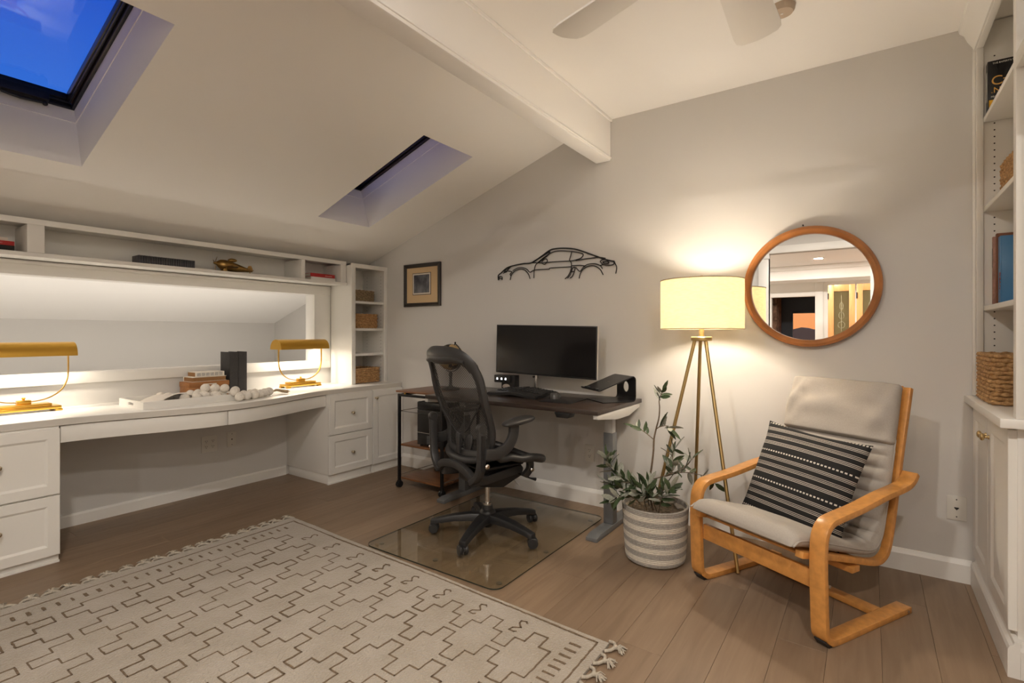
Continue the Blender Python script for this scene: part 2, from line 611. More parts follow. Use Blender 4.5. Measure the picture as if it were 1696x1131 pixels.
# ================================================================== STRUCTURE
Z0, SL = 1.855, 0.334                       # roof slope: z = Z0 + SL * x
def zc(x): return Z0 + SL * x
XB0, XB1, ZFL = 2.557, 2.672, 2.71          # beam and flat ceiling
YR = -4.80                                  # rear wall of the room

# floor: slab with oak planks running along y
floor = struct(MB().box(-0.1, 5.1, -8.2, 0.1, -0.12, -0.0125).build('floor', mat('subfloor', (0.10, 0.07, 0.045), 0.8)))
PW = 0.1708
plank_meshes = {}
def plank(x0, y0, y1):
    L = round(y1 - y0, 3)
    key = L
    if key not in plank_meshes:
        o = MB().box(0.0004, PW - 0.0004, 0.0004, L - 0.0004, -0.012, 0).build('plank', M_FLOOR, floor, bevel=0.0006, seg=1)
        plank_meshes[key] = o.data
    else:
        o = D.objects.new('plank', plank_meshes[key])
        COL.objects.link(o)
        o.parent = floor
    o.location = (x0, y0, 0)
ix = 0
x = 3.334 - PW * 20
joint_off = [0.0, 0.72, 1.31, 0.38, 1.62, 1.02]
while x < 5.05:
    k = round((x - 3.334) / PW)
    j = -1.415 + joint_off[k % 6] if k % 6 else -1.415
    cuts = sorted({round(j + 1.9 * q, 3) for q in range(-5, 4)})
    cuts = [c for c in cuts if -8.1 < c < 0.0]
    ys = [-8.2] + cuts + [0.0]
    for a, b in zip(ys[:-1], ys[1:]):
        if b - a > 0.02:
            plank(x, a, b)
    x += PW

# walls
struct(MB().box(-1.75, 5.15, 0.0, 0.12, -0.1, 2.95).build('wall_back', M_WALL))
wl_ = MB()
wl_.box(-0.12, 0.0, YR, 0.0, -0.1, 0.73)
OY0, OY1, OZ0, OZ1 = -3.9, -0.566, 0.970, 1.573
wl_.box(-0.06, 0.05, YR, 0.0, 0.73, OZ0)
wl_.box(-0.06, 0.05, YR, 0.0, OZ1, 1.865)
wl_.box(-0.06, 0.05, OY1, 0.0, OZ0, OZ1)
wl_.box(-0.06, 0.05, YR, OY0, OZ0, OZ1)
struct(wl_.build('wall_left', M_WALL))
ev = MB()
ev.box(-1.66, -1.545, YR, 0.0, 0.7, 1.45)
ev.box(-1.545, -0.06, YR, 0.0, 0.74, 0.80)
ev.box(-1.66, -0.06, YR - 0.1, YR, 0.7, 1.9)
struct(ev.build('wall_eave', M_WALL))
struct(MB().box(5.0, 5.12, YR, 0.0, -0.1, 2.8).build('wall_right', M_WALL))
RX0, RX1, RZ = 2.97, 4.16, 2.35
rw = MB()
rw.box(-0.1, RX0, YR - 0.12, YR, -0.1, 2.8)
rw.box(RX1, 5.12, YR - 0.12, YR, -0.1, 2.8)
rw.box(RX0, RX1, YR - 0.12, YR, RZ, 2.8)
struct(rw.build('wall_rear', M_WALL))

# sloped ceiling with two skylight shafts, flat ceiling right of the beam
SX0, SX1 = 0.735, 1.842
SKY = [(-2.895, -2.405), (-0.990, -0.505)]
cl = MB()
xs = [-1.70, SX0, SX1, XB0 + 0.02]
ys = [YR - 0.1, SKY[0][0], SKY[0][1], SKY[1][0], SKY[1][1], 0.02]
for i in range(3):
    for j in range(5):
        if i == 1 and j in (1, 3): continue
        a, b, c, d = xs[i], xs[i + 1], ys[j], ys[j + 1]
        cl.add([(a, c, zc(a)), (b, c, zc(b)), (b, d, zc(b)), (a, d, zc(a))], [(0, 1, 2, 3)])
CS, SN = 1 / math.hypot(1, SL), SL / math.hypot(1, SL)
KD = 0.335
AL = (SX1 - SX0) / CS
def slope_M(y):
    return Matrix(((CS, 0, -SN, SX0), (0, 1, 0, y), (SN, 0, CS, zc(SX0)), (0, 0, 0, 1)))
for y0, y1 in SKY:
    W = y1 - y0
    M = slope_M(y0)
    q = [M @ Vector(p) for p in ((0, 0, 0), (AL, 0, 0), (AL, W, 0), (0, W, 0), (0, 0, KD), (AL, 0, KD), (AL, W, KD), (0, W, KD))]
    cl.add(q, [(0, 1, 5, 4), (1, 2, 6, 5), (2, 3, 7, 6), (3, 0, 4, 7)])
cl.box(XB0, 5.12, YR - 0.1, 0.02, ZFL, ZFL + 0.05)
ceiling = struct(cl.build('ceiling', M_CEIL))
for n, (y0, y1) in enumerate(SKY):
    W = y1 - y0
    M = slope_M(y0)
    fr = MB(M)
    def ring(mb, i0, i1, c0, c1):
        mb.box(i0, AL - i0, i0, i1, c0, c1)
        mb.box(i0, AL - i0, W - i1, W - i0, c0, c1)
        mb.box(i0, i1, i1, W - i1, c0, c1)
        mb.box(AL - i1, AL - i0, i1, W - i1, c0, c1)
    ring(fr, -0.02, 0.018, KD, KD + 0.03)
    w = struct(fr.build('window_%d' % (n + 1), M_SHUTTER, bevel=0.003))
    sm = MB(M)
    ring(sm, 0.010, 0.040, KD + 0.032, KD + 0.07)
    ring(sm, 0.022, 0.034, KD + 0.018, KD + 0.032)
    sm.build('sash', M_SHUTTER, w, bevel=0.003)
    MB(M).box(0.03, AL - 0.03, 0.03, W - 0.03, KD + 0.052, KD + 0.058).build('pane', M_PANE, w)
    ln = MB(M)
    ring(ln, -0.004, 0.004, KD - 0.075, KD)
    ln.build('liner', M_CEIL, w)
    hb = MB(M)
    hb.box(0.012, 0.050, W / 2 - 0.07, W / 2 + 0.13, KD - 0.012, KD + 0.035)
    hb.tube([(0.03, W / 2 - 0.05, KD - 0.02), (0.03, W / 2 + 0.02, KD - 0.03), (0.03, W / 2 + 0.11, KD - 0.022)], 0.007, 8)
    hb.sphere((0.03, W / 2 + 0.115, KD - 0.026), 0.012, 10, 8)
    hb.build('operator', M_SHUTTER, w, bevel=0.002)

# beam with its mouldings
bm_ = MB().box(XB0, XB1, YR, 0.0, 2.42, 2.80)
beam = struct(bm_.build('trim_1', M_CEIL, bevel=0.010))
MB().box(XB1 - 0.001, XB1 + 0.012, YR, -0.0005, 2.690, 2.7095).build('bead', M_CEIL, beam, bevel=0.004)
MB().box(XB0 - 0.004, XB1 + 0.006, YR, -0.0005, 2.436, 2.446).build('bead', M_CEIL, beam, bevel=0.003)

# baseboards
bb = MB().prism([(0, 0), (-0.016, 0), (-0.016, 0.088), (-0.012, 0.096), (-0.007, 0.104), (-0.004, 0.110), (0, 0.112)], 'x', 0.60, 4.56)
struct(bb.build('baseboard_back', M_TRIM))
bl = MB().prism([(0, 0), (0.014, 0), (0.014, 0.066), (0.008, 0.076), (0, 0.078)], 'y', -2.46, -0.805)
struct(bl.build('baseboard_left', M_TRIM))

# casing of the opening into the eave: rails, stile and inner stop
CY1 = -0.403
cs = MB()
cs.box(0.048, 0.072, -4.10, CY1, 0.905, 0.970)
cs.box(0.048, 0.072, -4.10, CY1, 1.573, 1.652)
cs.box(0.048, 0.072, OY1, CY1, 0.970, 1.573)
trim2 = struct(cs.build('trim_2', M_TRIM, bevel=0.003))
st_ = MB()
st_.box(-0.062, 0.0715, -3.9, OY1 + 0.004, 0.958, 0.974)
st_.box(-0.062, 0.0715, -3.9, OY1 + 0.004, 1.566, 1.577)
st_.box(-0.062, 0.0715, OY1 - 0.004, OY1 + 0.008, 0.965, 1.570)
st_.build('jamb', M_TRIM, trim2, bevel=0.002)
ap = MB()
ap.box(0.0725, 0.081, -4.10, CY1 - 0.004, 1.627, 1.646)
ap.build('moulding', M_TRIM, trim2, bevel=0.003)

# ------------------------------------------------------------------ hall behind the camera (seen in the round mirror)
HX0, HX1, HY0, HZ = 1.4, 5.6, -8.05, 2.44
hw = MB()
hw.box(HX0 - 0.1, HX0, HY0 - 0.1, YR - 0.12, -0.1, 2.6)
hw.box(HX1, HX1 + 0.1, HY0 - 0.1, YR - 0.12, -0.1, 2.6)
DX0, DX1, DZ = 2.55, 3.30, 1.93
hw.box(HX0, DX0, HY0 - 0.12, HY0, -0.1, 2.6)
hw.box(DX1, HX1, HY0 - 0.12, HY0, -0.1, 2.6)
hw.box(DX0, DX1, HY0 - 0.12, HY0, DZ, 2.6)
struct(hw.build('wall_hall', M_TRIM))
struct(MB().box(5.1, HX1 + 0.1, -8.2, YR - 0.1, -0.12, 0.0).build('floor_hall', M_FLOOR))
hc = MB().box(HX0 - 0.1, HX1 + 0.1, HY0 - 0.1, YR - 0.12, HZ, HZ + 0.08)
struct(hc.build('ceiling_hall', M_CEIL))
soff = MB().box(HX0, HX1, HY0, HY0 + 0.75, 2.19, HZ)
struct(soff.build('ceiling_soffit', M_CEIL, bevel=0.004))
struct(MB().box(HX0, HX1, HY0 + 0.75, HY0 + 0.80, 2.36, HZ).build('trim_3', M_TRIM, bevel=0.01))
oc = MB()
oc.box(RX0 - 0.13, RX0, YR, YR + 0.025, 0, RZ)
oc.box(RX1, RX1 + 0.13, YR, YR + 0.025, 0, RZ)
oc.box(RX0 - 0.16, RX1 + 0.16, YR, YR + 0.032, RZ, RZ + 0.10)
oc.box(RX0 - 0.005, RX0, YR - 0.12, YR, 0, RZ)
oc.box(RX1, RX1 + 0.005, YR - 0.12, YR, 0, RZ)
oc.box(RX0 - 0.145, RX0 + 0.012, YR, YR + 0.045, RZ - 0.07, RZ)
oc.box(RX1 - 0.012, RX1 + 0.145, YR, YR + 0.045, RZ - 0.07, RZ)
struct(oc.build('trim_4', M_TRIM, bevel=0.004))
dc = MB()
dc.box(DX0 - 0.09, DX0, HY0, HY0 + 0.02, 0, DZ)
dc.box(DX1, DX1 + 0.13, HY0, HY0 + 0.03, 0, 2.19)
dc.box(DX0 - 0.09, DX1, HY0, HY0 + 0.02, DZ, DZ + 0.09)
struct(dc.build('trim_5', M_TRIM, bevel=0.004))
# dark porch beyond the hall with a window on the sunset
pw = MB()
pw.box(1.9, 2.72, -9.7, -9.6, -0.1, 2.3)
pw.box(3.62, 4.3, -9.7, -9.6, -0.1, 2.3)
pw.box(2.72, 3.62, -9.7, -9.6, -0.1, 0.85)
pw.box(2.72, 3.62, -9.7, -9.6, 1.70, 2.3)
pw.box(1.9, 2.0, -9.6, HY0 - 0.12, -0.1, 2.3)
pw.box(4.2, 4.3, -9.6, HY0 - 0.12, -0.1, 2.3)
pw.box(1.9, 4.3, -9.7, HY0 - 0.12, 2.2, 2.3)
struct(pw.build('wall_porch', M_HEATHER))
struct(MB().box(1.9, 4.3, -9.7, -8.2, -0.12, -0.001).build('floor_porch', mat('porch_floor', (0.08, 0.06, 0.05), 0.5)))
wf = MB()
for a, b, c, d in ((2.72, 2.76, 0.85, 1.70), (3.58, 3.62, 0.85, 1.70), (2.76, 3.58, 0.85, 0.89), (2.76, 3.58, 1.66, 1.70)):
    wf.box(a, b, -9.62, -9.57, c, d)
win3 = struct(wf.build('window_3', mat('blue_grey_frame', (0.10, 0.13, 0.17), 0.4), bevel=0.003))
MB().box(2.76, 3.58, -9.60, -9.594, 0.89, 1.66).build('pane', M_PANE, win3)
stn = MB().box(2.02, 2.58, -9.2, -8.5, 0, 2.19)
tag(stn.build('stone_pier', M_BRICKY, bevel=0.02), 'rough brown stone pier seen in the round mirror beside the sunset window', 'pier')
random.seed(3)
ridge = [(-40, -6)]
x = -40.0
while x < 60:
    ridge.append((x, 1.9 + 1.0 * math.sin(x * 0.11) + random.uniform(-0.45, 0.45)))
    x += 1.2
ridge.append((60, -6))
hills = MB().prism(ridge, 'y', -78.0, -70.0).build('hills', mat('dusk_hills', (0.05, 0.055, 0.085), 0.9))
struct(hills)

def downlight(x, y, z, power, label, grp):
    t = thing('downlight', label, 'light', (x, y, z), group=grp)
    MB().lathe([(0.085, -0.006), (0.088, 0.0)], n=28).lathe([(0.066, -0.008), (0.085, -0.006)], n=28, capa=False, capb=False).build('trim_ring', M_WHITE, t, smooth=40)
    MB().lathe([(0.064, -0.0075), (0.064, -0.0065)], n=28).build('lens', M_DOWN, t)
    l = light('downlight_lamp', 'AREA', (0, 0, -0.012), power, WARM2, t, shape='DISK', size=0.12)
    return t
DOWN = [(3.47, -6.35, HZ, P_HALL_DOWN, 'small round recessed ceiling light seen in the round mirror', 'recessed lights in the hall'),
        (4.75, -6.35, HZ, P_HALL_DOWN, 'recessed hall ceiling light on the side of the wood doors', 'recessed lights in the hall'),
        (2.15, -6.35, HZ, P_HALL_DOWN, 'recessed hall ceiling light on the side away from the wood doors', 'recessed lights in the hall'),
        (3.20, -3.35, ZFL, P_ROOM_FILL, 'added recessed room light, out of view near the rear doorway on the beam side', 'added fill lights in the room'),  # this and the next: added lights, out of view, raising the room's brightness
        (4.60, -3.35, ZFL, P_ROOM_FILL, 'added recessed room light, out of view near the rear doorway on the bookcase side', 'added fill lights in the room')]
for d_ in DOWN:
    downlight(*d_)

# added strip on the eave floor, out of view, standing in for an unseen source
t = thing('eave_fill_strip', 'slim added light strip, out of view on the eave floor, standing in for an unseen source', 'light', (-0.22, -2.1, 0.80))
MB().prism([(-0.02, 0.0), (0.02, 0.0), (0.014, 0.018), (-0.014, 0.018)], 'y', -1.75, 1.75).build('channel', M_WHITE, t)
MB().box(-0.010, 0.010, -1.74, 1.74, 0.0181, 0.0195).build('diffuser', emit('strip_glow', (1.0, 0.86, 0.66), 1.0), t)
lo = light('eave_fill_strip_lamp', 'AREA', (0, 0, 0.024), P_EAVE_FILL, WARM2, t, shape='RECTANGLE', size=0.03, size_y=3.45)
lo.rotation_euler = (math.pi, math.radians(-42), 0)

def fir_door(x0, x1, label):
    t = thing('wood_door', label, 'door', (x0, -6.98, 0), group='folding wood doors in the hall')
    w, h, s = x1 - x0, 2.04, 0.085
    f = MB()
    f.box(0, s, 0, 0.04, 0.005, h); f.box(w - s, w, 0, 0.04, 0.005, h)
    f.box(s, w - s, 0, 0.04, 0.005, 0.25); f.box(s, w - s, 0, 0.04, h - 0.11, h)
    f.build('frame', M_FIR, t, bevel=0.004)
    g = MB().box(s, w - s, 0.014, 0.022, 0.25, h - 0.11).build('pane', M_FROST, t)
    e = MB()
    cx = w / 2
    for k in range(3):
        zb = 1.36 + k * 0.16
        e.tube([(cx + (0.05 - 0.012 * k) * math.cos(a), 0.024, zb + 0.055 * math.sin(a)) for a in [2 * math.pi * i / 16 for i in range(16)]], 0.0035, 6, closed=True)
    e.tube([(cx, 0.024, 1.15), (cx, 0.024, 1.86)], 0.0035, 6)
    e.build('etched_ornament', mat('etched_line', (0.30, 0.27, 0.17), 0.6), g)
    hg = MB()
    for zz in (0.3, 1.85): hg.box(-0.004, 0.012, 0.036, 0.052, zz - 0.05, zz + 0.05)
    hg.build('hinge', M_BLKMET, t)
    return t
fir_door(3.57, 3.955, 'orange wood folding door leaf with etched glass, left one in the round mirror')
fir_door(3.975, 4.36, 'orange wood folding door leaf with etched glass, right one in the round mirror')
# ================================================================== BUILT-IN DESK WALL
ZT = 0.765
def front_x(y):
    if y > -0.78: return 0.578
    if y < -2.46: return 0.595
    t = (-0.78 - y) / 1.68
    return 0.578 + 0.017 * t + 0.195 * math.sin(math.pi * t) ** 1.75
ysamp = [0.0 - 0.0005, -0.4, -0.78] + [-0.78 - 1.68 * k / 40 for k in range(1, 41)] + [-2.8, -3.6]
top_poly = [(front_x(y), y) for y in ysamp] + [(0.0505, -3.6), (0.0505, -0.0005)]
wt = MB().prism(top_poly, 'z', ZT - 0.038, ZT).build('worktop', M_TOP, bevel=0.002)
tag(wt, 'long white built-in desk worktop with a curved bulging front edge', 'worktop')
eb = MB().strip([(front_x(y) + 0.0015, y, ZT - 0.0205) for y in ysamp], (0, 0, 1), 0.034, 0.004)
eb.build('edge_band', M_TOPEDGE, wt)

def knob(parent, loc, N, material, r=0.013):
    N = Vector(N)
    M = Matrix.Translation(Vector(loc)) @ N.to_track_quat('Z', 'Y').to_matrix().to_4x4()
    return MB(M).lathe([(0.009, 0), (0.009, 0.003), (0.005, 0.006), (0.005, 0.014), (r * 0.8, 0.017), (r, 0.022), (r * 0.92, 0.027), (r * 0.5, 0.031), (0.001, 0.032)], n=16).build('knob', material, parent, smooth=60)

def drawer_unit(name, label, y0, y1, fx, fronts, kn, toe=True):
    t = thing(name, label, 'cabinet', (0.3, (y0 + y1) / 2, 0))
    ox, oy = 0.3, (y0 + y1) / 2
    b = MB().box(0.002 - ox, fx - 0.022 - ox, y0 - oy + 0.003, y1 - oy - 0.003, 0.078, ZT - 0.039)
    b.build('body', M_CAB, t, bevel=0.001)
    k = MB().box(0.016 - ox, fx - 0.030 - ox, y0 - oy + 0.012, y1 - oy - 0.003, 0.0, 0.078)
    k.box(fx - 0.032 - ox, fx - 0.014 - ox, y0 - oy + 0.002, y1 - oy - 0.003, 0.0, 0.012)
    k.build('plinth', M_CAB, t, bevel=0.001)
    for (nm, a, b_, z0, z1, ky, kz) in fronts:
        p = panel(nm, M_CAB, t, (fx - 0.022 - ox, a - oy, z0), (0, 1, 0), (1, 0, 0), b_ - a, z1 - z0, fr=0.05)
        knob(p, (fx - ox, ky - oy, kz), (1, 0, 0), M_KNOB)
    return t
drawer_unit('drawer_cabinet', 'white two-drawer base cabinet right of the knee space', -0.795, -0.352, 0.60,
    [('drawer', -0.792, -0.356, 0.398, 0.722, -0.571, 0.560), ('drawer', -0.792, -0.356, 0.080, 0.392, -0.571, 0.232)], M_KNOB)
drawer_unit('door_cabinet', 'white single-door base cabinet in the corner beside the rolling cart', -0.350, -0.001, 0.60,
    [('cabinet_door', -0.348, -0.006, 0.075, 0.722, -0.322, 0.655)], M_KNOB)
drawer_unit('drawer_cabinet', 'white two-drawer base cabinet left of the knee space, at the left edge', -2.955, -2.458, 0.612,
    [('drawer', -2.950, -2.462, 0.368, 0.714, -2.70, 0.552), ('drawer', -2.950, -2.462, 0.046, 0.360, -2.70, 0.225)], M_KNOB)

def pencil_drawer(y0, y1, label):
    t = thing('pencil_drawer', label, 'drawer', (0.5, (y0 + y1) / 2, 0.63), group='shallow drawers over the knee space')
    oy = (y0 + y1) / 2
    n = 18
    pts = [(front_x(y0 + (y1 - y0) * k / n) - 0.024 - 0.5, y0 + (y1 - y0) * k / n - oy, 0.046) for k in range(n + 1)]
    MB().strip(pts, (0, 0, 1), 0.090, 0.018).build('drawer_front', M_CAB, t, bevel=0.001)
    bx = MB()
    bx.box(-0.38, 0.03, y0 - oy + 0.03, y0 - oy + 0.042, 0.004, 0.085)
    bx.box(-0.38, 0.03, y1 - oy - 0.042, y1 - oy - 0.03, 0.004, 0.085)
    bx.box(-0.38, 0.03, y0 - oy + 0.03, y1 - oy - 0.03, 0.0, 0.006)
    bx.build('drawer_box', M_CAB, t)
pencil_drawer(-2.452, -1.668, 'shallow white curved-front drawer above the knee space, left of two')
pencil_drawer(-1.662, -0.800, 'shallow white curved-front drawer above the knee space, right of two')

# upper shelf over the opening
HXF = 0.312
t = thing('wall_shelf', 'long white open wall shelf above the opening', 'shelf', (0.05, -1.6, 1.645))
ox, oy, oz = 0.05, -1.6, 1.645
Y0, Y1 = -3.30, -0.412
def hb_(name, *b, bevel=0.0015):
    return MB().box(b[0] - ox, b[1] - ox, b[2] - oy, b[3] - oy, b[4] - oz, b[5] - oz).build(name, M_CAB, t, bevel=bevel)
hb_('bottom_board', 0.051, HXF - 0.018, Y0, Y1, 1.655, 1.673)
hb_('front_rail', HXF - 0.018, HXF + 0.012, Y0, Y1, 1.648, 1.671)
hb_('top_board', 0.051, HXF - 0.018, Y0, Y1, 1.846, 1.862)
hb_('top_rail', HXF - 0.018, HXF, Y0, Y1, 1.829, 1.862)
hb_('back_panel', 0.0515, 0.058, Y0, Y1, 1.673, 1.846)
hb_('divider', 0.058, HXF - 0.0005, -2.530, -2.456, 1.673, 1.829)
hb_('divider', 0.058, HXF - 0.0005, -0.852, -0.818, 1.673, 1.829)
hb_('end_stile', 0.058, HXF - 0.0005, -0.468, Y1 - 0.0005, 1.673, 1.829)

# corner tower
TX = 0.388
t = thing('shelf_tower', 'narrow white open shelf tower standing on the worktop in the corner', 'shelf', (0.05, -0.205, ZT))
ox, oy, oz = 0.05, -0.205, ZT
TZ = 1.845
def tb(name, *b, bevel=0.0012):
    return MB().box(b[0] - ox, b[1] - ox, b[2] - oy, b[3] - oy, b[4] - oz, b[5] - oz).build(name, M_CAB, t, bevel=bevel)
tb('side_panel', 0.074, TX - 0.018, -0.402, -0.384, ZT, TZ)
tb('side_panel', 0.052, TX - 0.018, -0.022, -0.003, ZT, TZ)
tb('back_panel', 0.0515, 0.056, -0.384, -0.022, ZT, TZ)
tb('stile', TX - 0.018, TX, -0.411, -0.370, ZT, TZ)
tb('stile', TX - 0.018, TX, -0.040, -0.002, ZT, TZ)
tb('top_rail', TX - 0.018, TX, -0.370, -0.040, TZ - 0.038, TZ)
tb('top_panel', 0.056, TX - 0.018, -0.402, -0.003, TZ - 0.016, TZ)
tb('cleat', 0.056, 0.072, -0.384, -0.03, 1.70, 1.775)
for z in (1.512, 1.266, 1.037):
    tb('shelf_board', 0.056, TX - 0.014, -0.384, -0.022, z - 0.022, z, bevel=0.002)
ph = MB()
for z in [0.80 + 0.032 * k for k in range(31)]:
    for xx in (0.12, 0.32):
        ph.lathe([(0.003, 0), (0.003, 0.0008)], c=(xx - ox, -0.0232 - oy, z - oz), n=8, axis='y')
tag(ph.build('pin_hole', M_DARK, t), kind='stuff')

# ================================================================== RIGHT-HAND BOOKCASE
BX = 4.572
t = thing('base_cabinet', 'white two-door base cabinet under the right-hand bookcase', 'cabinet', (4.78, -0.395, 0))
ox, oy = 4.78, -0.395
MB().box(4.585 - ox, 4.995 - ox, -0.790 - oy, -0.0015 - oy, 0.0, 0.883).build('body', M_CAB, t, bevel=0.001)
for a, b, ky in ((-0.393, -0.022, -0.362), (-0.782, -0.397, -0.428)):
    p = panel('cabinet_door', M_CAB, t, (4.585 - ox, a - oy, 0.150), (0, 1, 0), (-1, 0, 0), b - a, 0.722, fr=0.06, t=0.024)
    knob(p, (4.561 - ox, ky - oy, 0.785), (-1, 0, 0), M_GOLDKNOB, 0.016)
pl_ = MB().prism([(4.586 - ox, 0), (4.553 - ox, 0), (4.553 - ox, 0.098), (4.558 - ox, 0.110), (4.568 - ox, 0.118), (4.571 - ox, 0.128), (4.586 - ox, 0.130)], 'y', -0.826 - oy, -0.0165 - oy)
pl_.prism([(-0.789 - oy, 0), (-0.826 - oy, 0), (-0.826 - oy, 0.098), (-0.821 - oy, 0.110), (-0.811 - oy, 0.118), (-0.808 - oy, 0.128), (-0.789 - oy, 0.130)], 'x', 4.5865 - ox, 4.99 - ox)
pl_.build('plinth', M_TRIM, t)
tag(MB().box(4.530, 4.998, -0.846, -0.0015, 0.884, 0.918).build('counter', M_TOP, bevel=0.004), 'white counter slab under the right-hand bookcase', 'counter')

t = thing('bookcase', 'tall white built-in bookcase with adjustable shelves at the right edge', 'bookcase', (4.78, -0.345, 0.9185))
ox, oy, oz = 4.78, -0.345, 0.9185
def bb_(name, *b, bevel=0.0015, m=M_CAB):
    return MB().box(b[0] - ox, b[1] - ox, b[2] - oy, b[3] - oy, b[4] - oz, b[5] - oz).build(name, m, t, bevel=bevel)
BT = 2.705
bb_('side_panel', BX + 0.025, 4.97, -0.022, -0.002, 0.9185, BT)
bb_('side_panel', BX + 0.025, 4.97, -0.792, -0.772, 0.9185, BT)
bb_('back_panel', 4.97, 4.985, -0.792, -0.002, 0.9185, BT)
bb_('stile', BX, BX + 0.025, -0.034, -0.002, 0.9185, BT)
bb_('stile', BX, BX + 0.025, -0.842, -0.800, 0.9185, BT)
bb_('header', BX, BX + 0.025, -0.800, -0.034, 2.585, BT)
bb_('outer_strip', BX - 0.012, BX, -0.014, -0.002, 0.9185, 2.60, bevel=0.003)
for z in (2.250, 1.820, 1.350):
    bb_('shelf_board', BX + 0.026, 4.968, -0.771, -0.0235, z - 0.023, z, bevel=0.003)
bb_('near_rail', BX, BX + 0.03, -1.60, -0.843, 2.150, 2.205)
bb_('near_panel', BX + 0.03, BX + 0.05, -1.60, -0.843, 0.9185, 2.205)
ph = MB()
for z in [0.97 + 0.032 * k for k in range(50)]:
    ph.lathe([(0.0034, -0.0008), (0.0034, 0.0)], c=(4.637 - ox, -0.0222 - oy, z - oz), n=8, axis='y')
tag(ph.build('pin_hole', M_DARK, t), kind='stuff')
cm = MB().prism([(BX + 0.001, 2.588), (BX - 0.008, 2.588), (BX - 0.012, 2.610), (BX - 0.030, 2.640), (BX - 0.042, 2.672), (BX - 0.060, 2.690), (BX - 0.064, 2.7095), (BX + 0.001, 2.7095)], 'y', -1.6, -0.001)
struct(cm.build('trim_6', M_TRIM, smooth=25))
t2 = MB().box(4.665, 4.998, -1.60, -0.8275, 0.0, 0.883)
tag(t2.build('side_cabinet', M_CAB, bevel=0.002), 'white set-back cabinet end at the far right edge', 'cabinet')
tag(MB().box(4.600, 4.998, -1.60, -0.8475, 0.884, 0.918).build('side_counter', M_TOP, bevel=0.003), 'narrow white counter slab continuing at the right edge', 'counter')

# ================================================================== BASKETS AND BOOKS
def wicker(name, label, loc, w, d, h, rows, material, rz=0.0, group=None, flare=0.0):
    t = thing(name, label, 'basket', loc, rz, group)
    rr = h / rows / 2
    mb = MB()
    rng = random.Random(sum(ord(ch) for ch in label))
    for k in range(rows):
        z = rr + k * (h - 2 * rr) / (rows - 1)
        g = 1 + flare * (k / (rows - 1) - 1)
        base = rrect((w - 2 * rr) * g, (d - 2 * rr) * g, 0.030, 5)
        per = []
        for i in range(len(base)):
            a, b = Vector(base[i]), Vector(base[(i + 1) % len(base)])
            seg = max(1, int((b - a).length / 0.011))
            per += [a.lerp(b, q / seg) for q in range(seg)]
        pts, rs = [], []
        ph0 = (k % 2) * math.pi
        for i, p in enumerate(per):
            s = math.sin(i * math.pi / 2.0 + ph0)
            n = p.normalized()
            q = p + n * (0.0035 * s)
            pts.append((q.x, q.y, z + rng.uniform(-0.0012, 0.0012)))
            rs.append(rr * (1.10 + 0.16 * s + rng.uniform(-0.1, 0.12)))
        mb.tube(pts, rs, 6, closed=True)
    mb.build('weave', material, t, smooth=80)
    MB().box(-w / 2 + 2.2 * rr, w / 2 - 2.2 * rr, -d / 2 + 2.2 * rr, d / 2 - 2.2 * rr, 0.002, 0.012).build('base', material, t)
    return t
GB = 'woven baskets'
wicker('wicker_basket', 'large woven basket on the counter of the right-hand bookcase', (4.715, -0.245, 0.921), 0.30, 0.36, 0.212, 12, M_WICKER, group=GB)
wicker('wicker_basket', 'woven basket on the middle shelf of the right-hand bookcase', (4.785, -0.22, 1.823), 0.28, 0.30, 0.17, 9, M_WICKER, group=GB)
wicker('wicker_basket', 'golden woven basket at the foot of the corner shelf tower', (0.225, -0.205, ZT + 0.003), 0.27, 0.30, 0.135, 8, M_WICKER, group=GB)
wicker('wicker_basket', 'golden woven basket on the middle shelf of the corner tower', (0.225, -0.215, 1.269), 0.27, 0.27, 0.13, 8, M_WICKER, group=GB)
tw = wicker('wicker_basket', 'low dark seagrass basket on the highest shelf of the corner tower', (0.225, -0.235, 1.515), 0.25, 0.25, 0.10, 8, M_WICKERD, group=GB)

def book(name, label, loc, size, spine, cover, rz=0.0, pages=M_PAPER, group=None, ct=0.003):
    """closed book lying flat: size = (thickness z, spine length x, depth y); spine on the -y side"""
    th, L, dp = size
    t = thing(name, label, 'book', loc, rz, group)
    MB().box(-L / 2 + 0.004, L / 2 - 0.004, -dp / 2 + 0.006, dp / 2 - 0.005, ct, th - ct).build('pages', pages, t)
    c = MB()
    c.box(-L / 2, L / 2, -dp / 2 + 0.004, dp / 2, 0, ct)
    c.box(-L / 2, L / 2, -dp / 2 + 0.004, dp / 2, th - ct, th)
    c.box(-L / 2, L / 2, -dp / 2, -dp / 2 + 0.005, 0.0, th)
    c.build('cover', cover, t, bevel=0.0015)
    return t
def upright(t, rot):
    t.rotation_euler = rot
    return t
HP = math.pi / 2
# stack on the upper shelf at the left edge (spines face the room, +x)
SB = 'books stacked on the wall shelf'
b = book('book', 'thick black book with white spine lettering, bottom of the stack at the left edge', (0.18, -2.70, 1.6735), (0.030, 0.255, 0.18), None, M_BLKCOVER, HP, group=SB)
text_mesh('lettering', 'OME IN', 0.020, M_WHITEPRINT, b, axes((-0.01, -0.0908, 0.008), (1, 0, 0), (0, 0, 1)))
b = book('book', 'red book between a black and a white one at the left edge', (0.18, -2.70, 1.704), (0.024, 0.255, 0.17), None, M_RED, HP, group=SB)
text_mesh('lettering', 'READING', 0.009, mat('pink_print', (0.7, 0.35, 0.3), 0.5), b, axes((0.04, -0.0858, 0.009), (1, 0, 0), (0, 0, 1)))
book('book', 'small white book on top of the stack at the left edge', (0.17, -2.715, 1.7285), (0.020, 0.24, 0.15), None, M_PAPER, HP, group=SB)
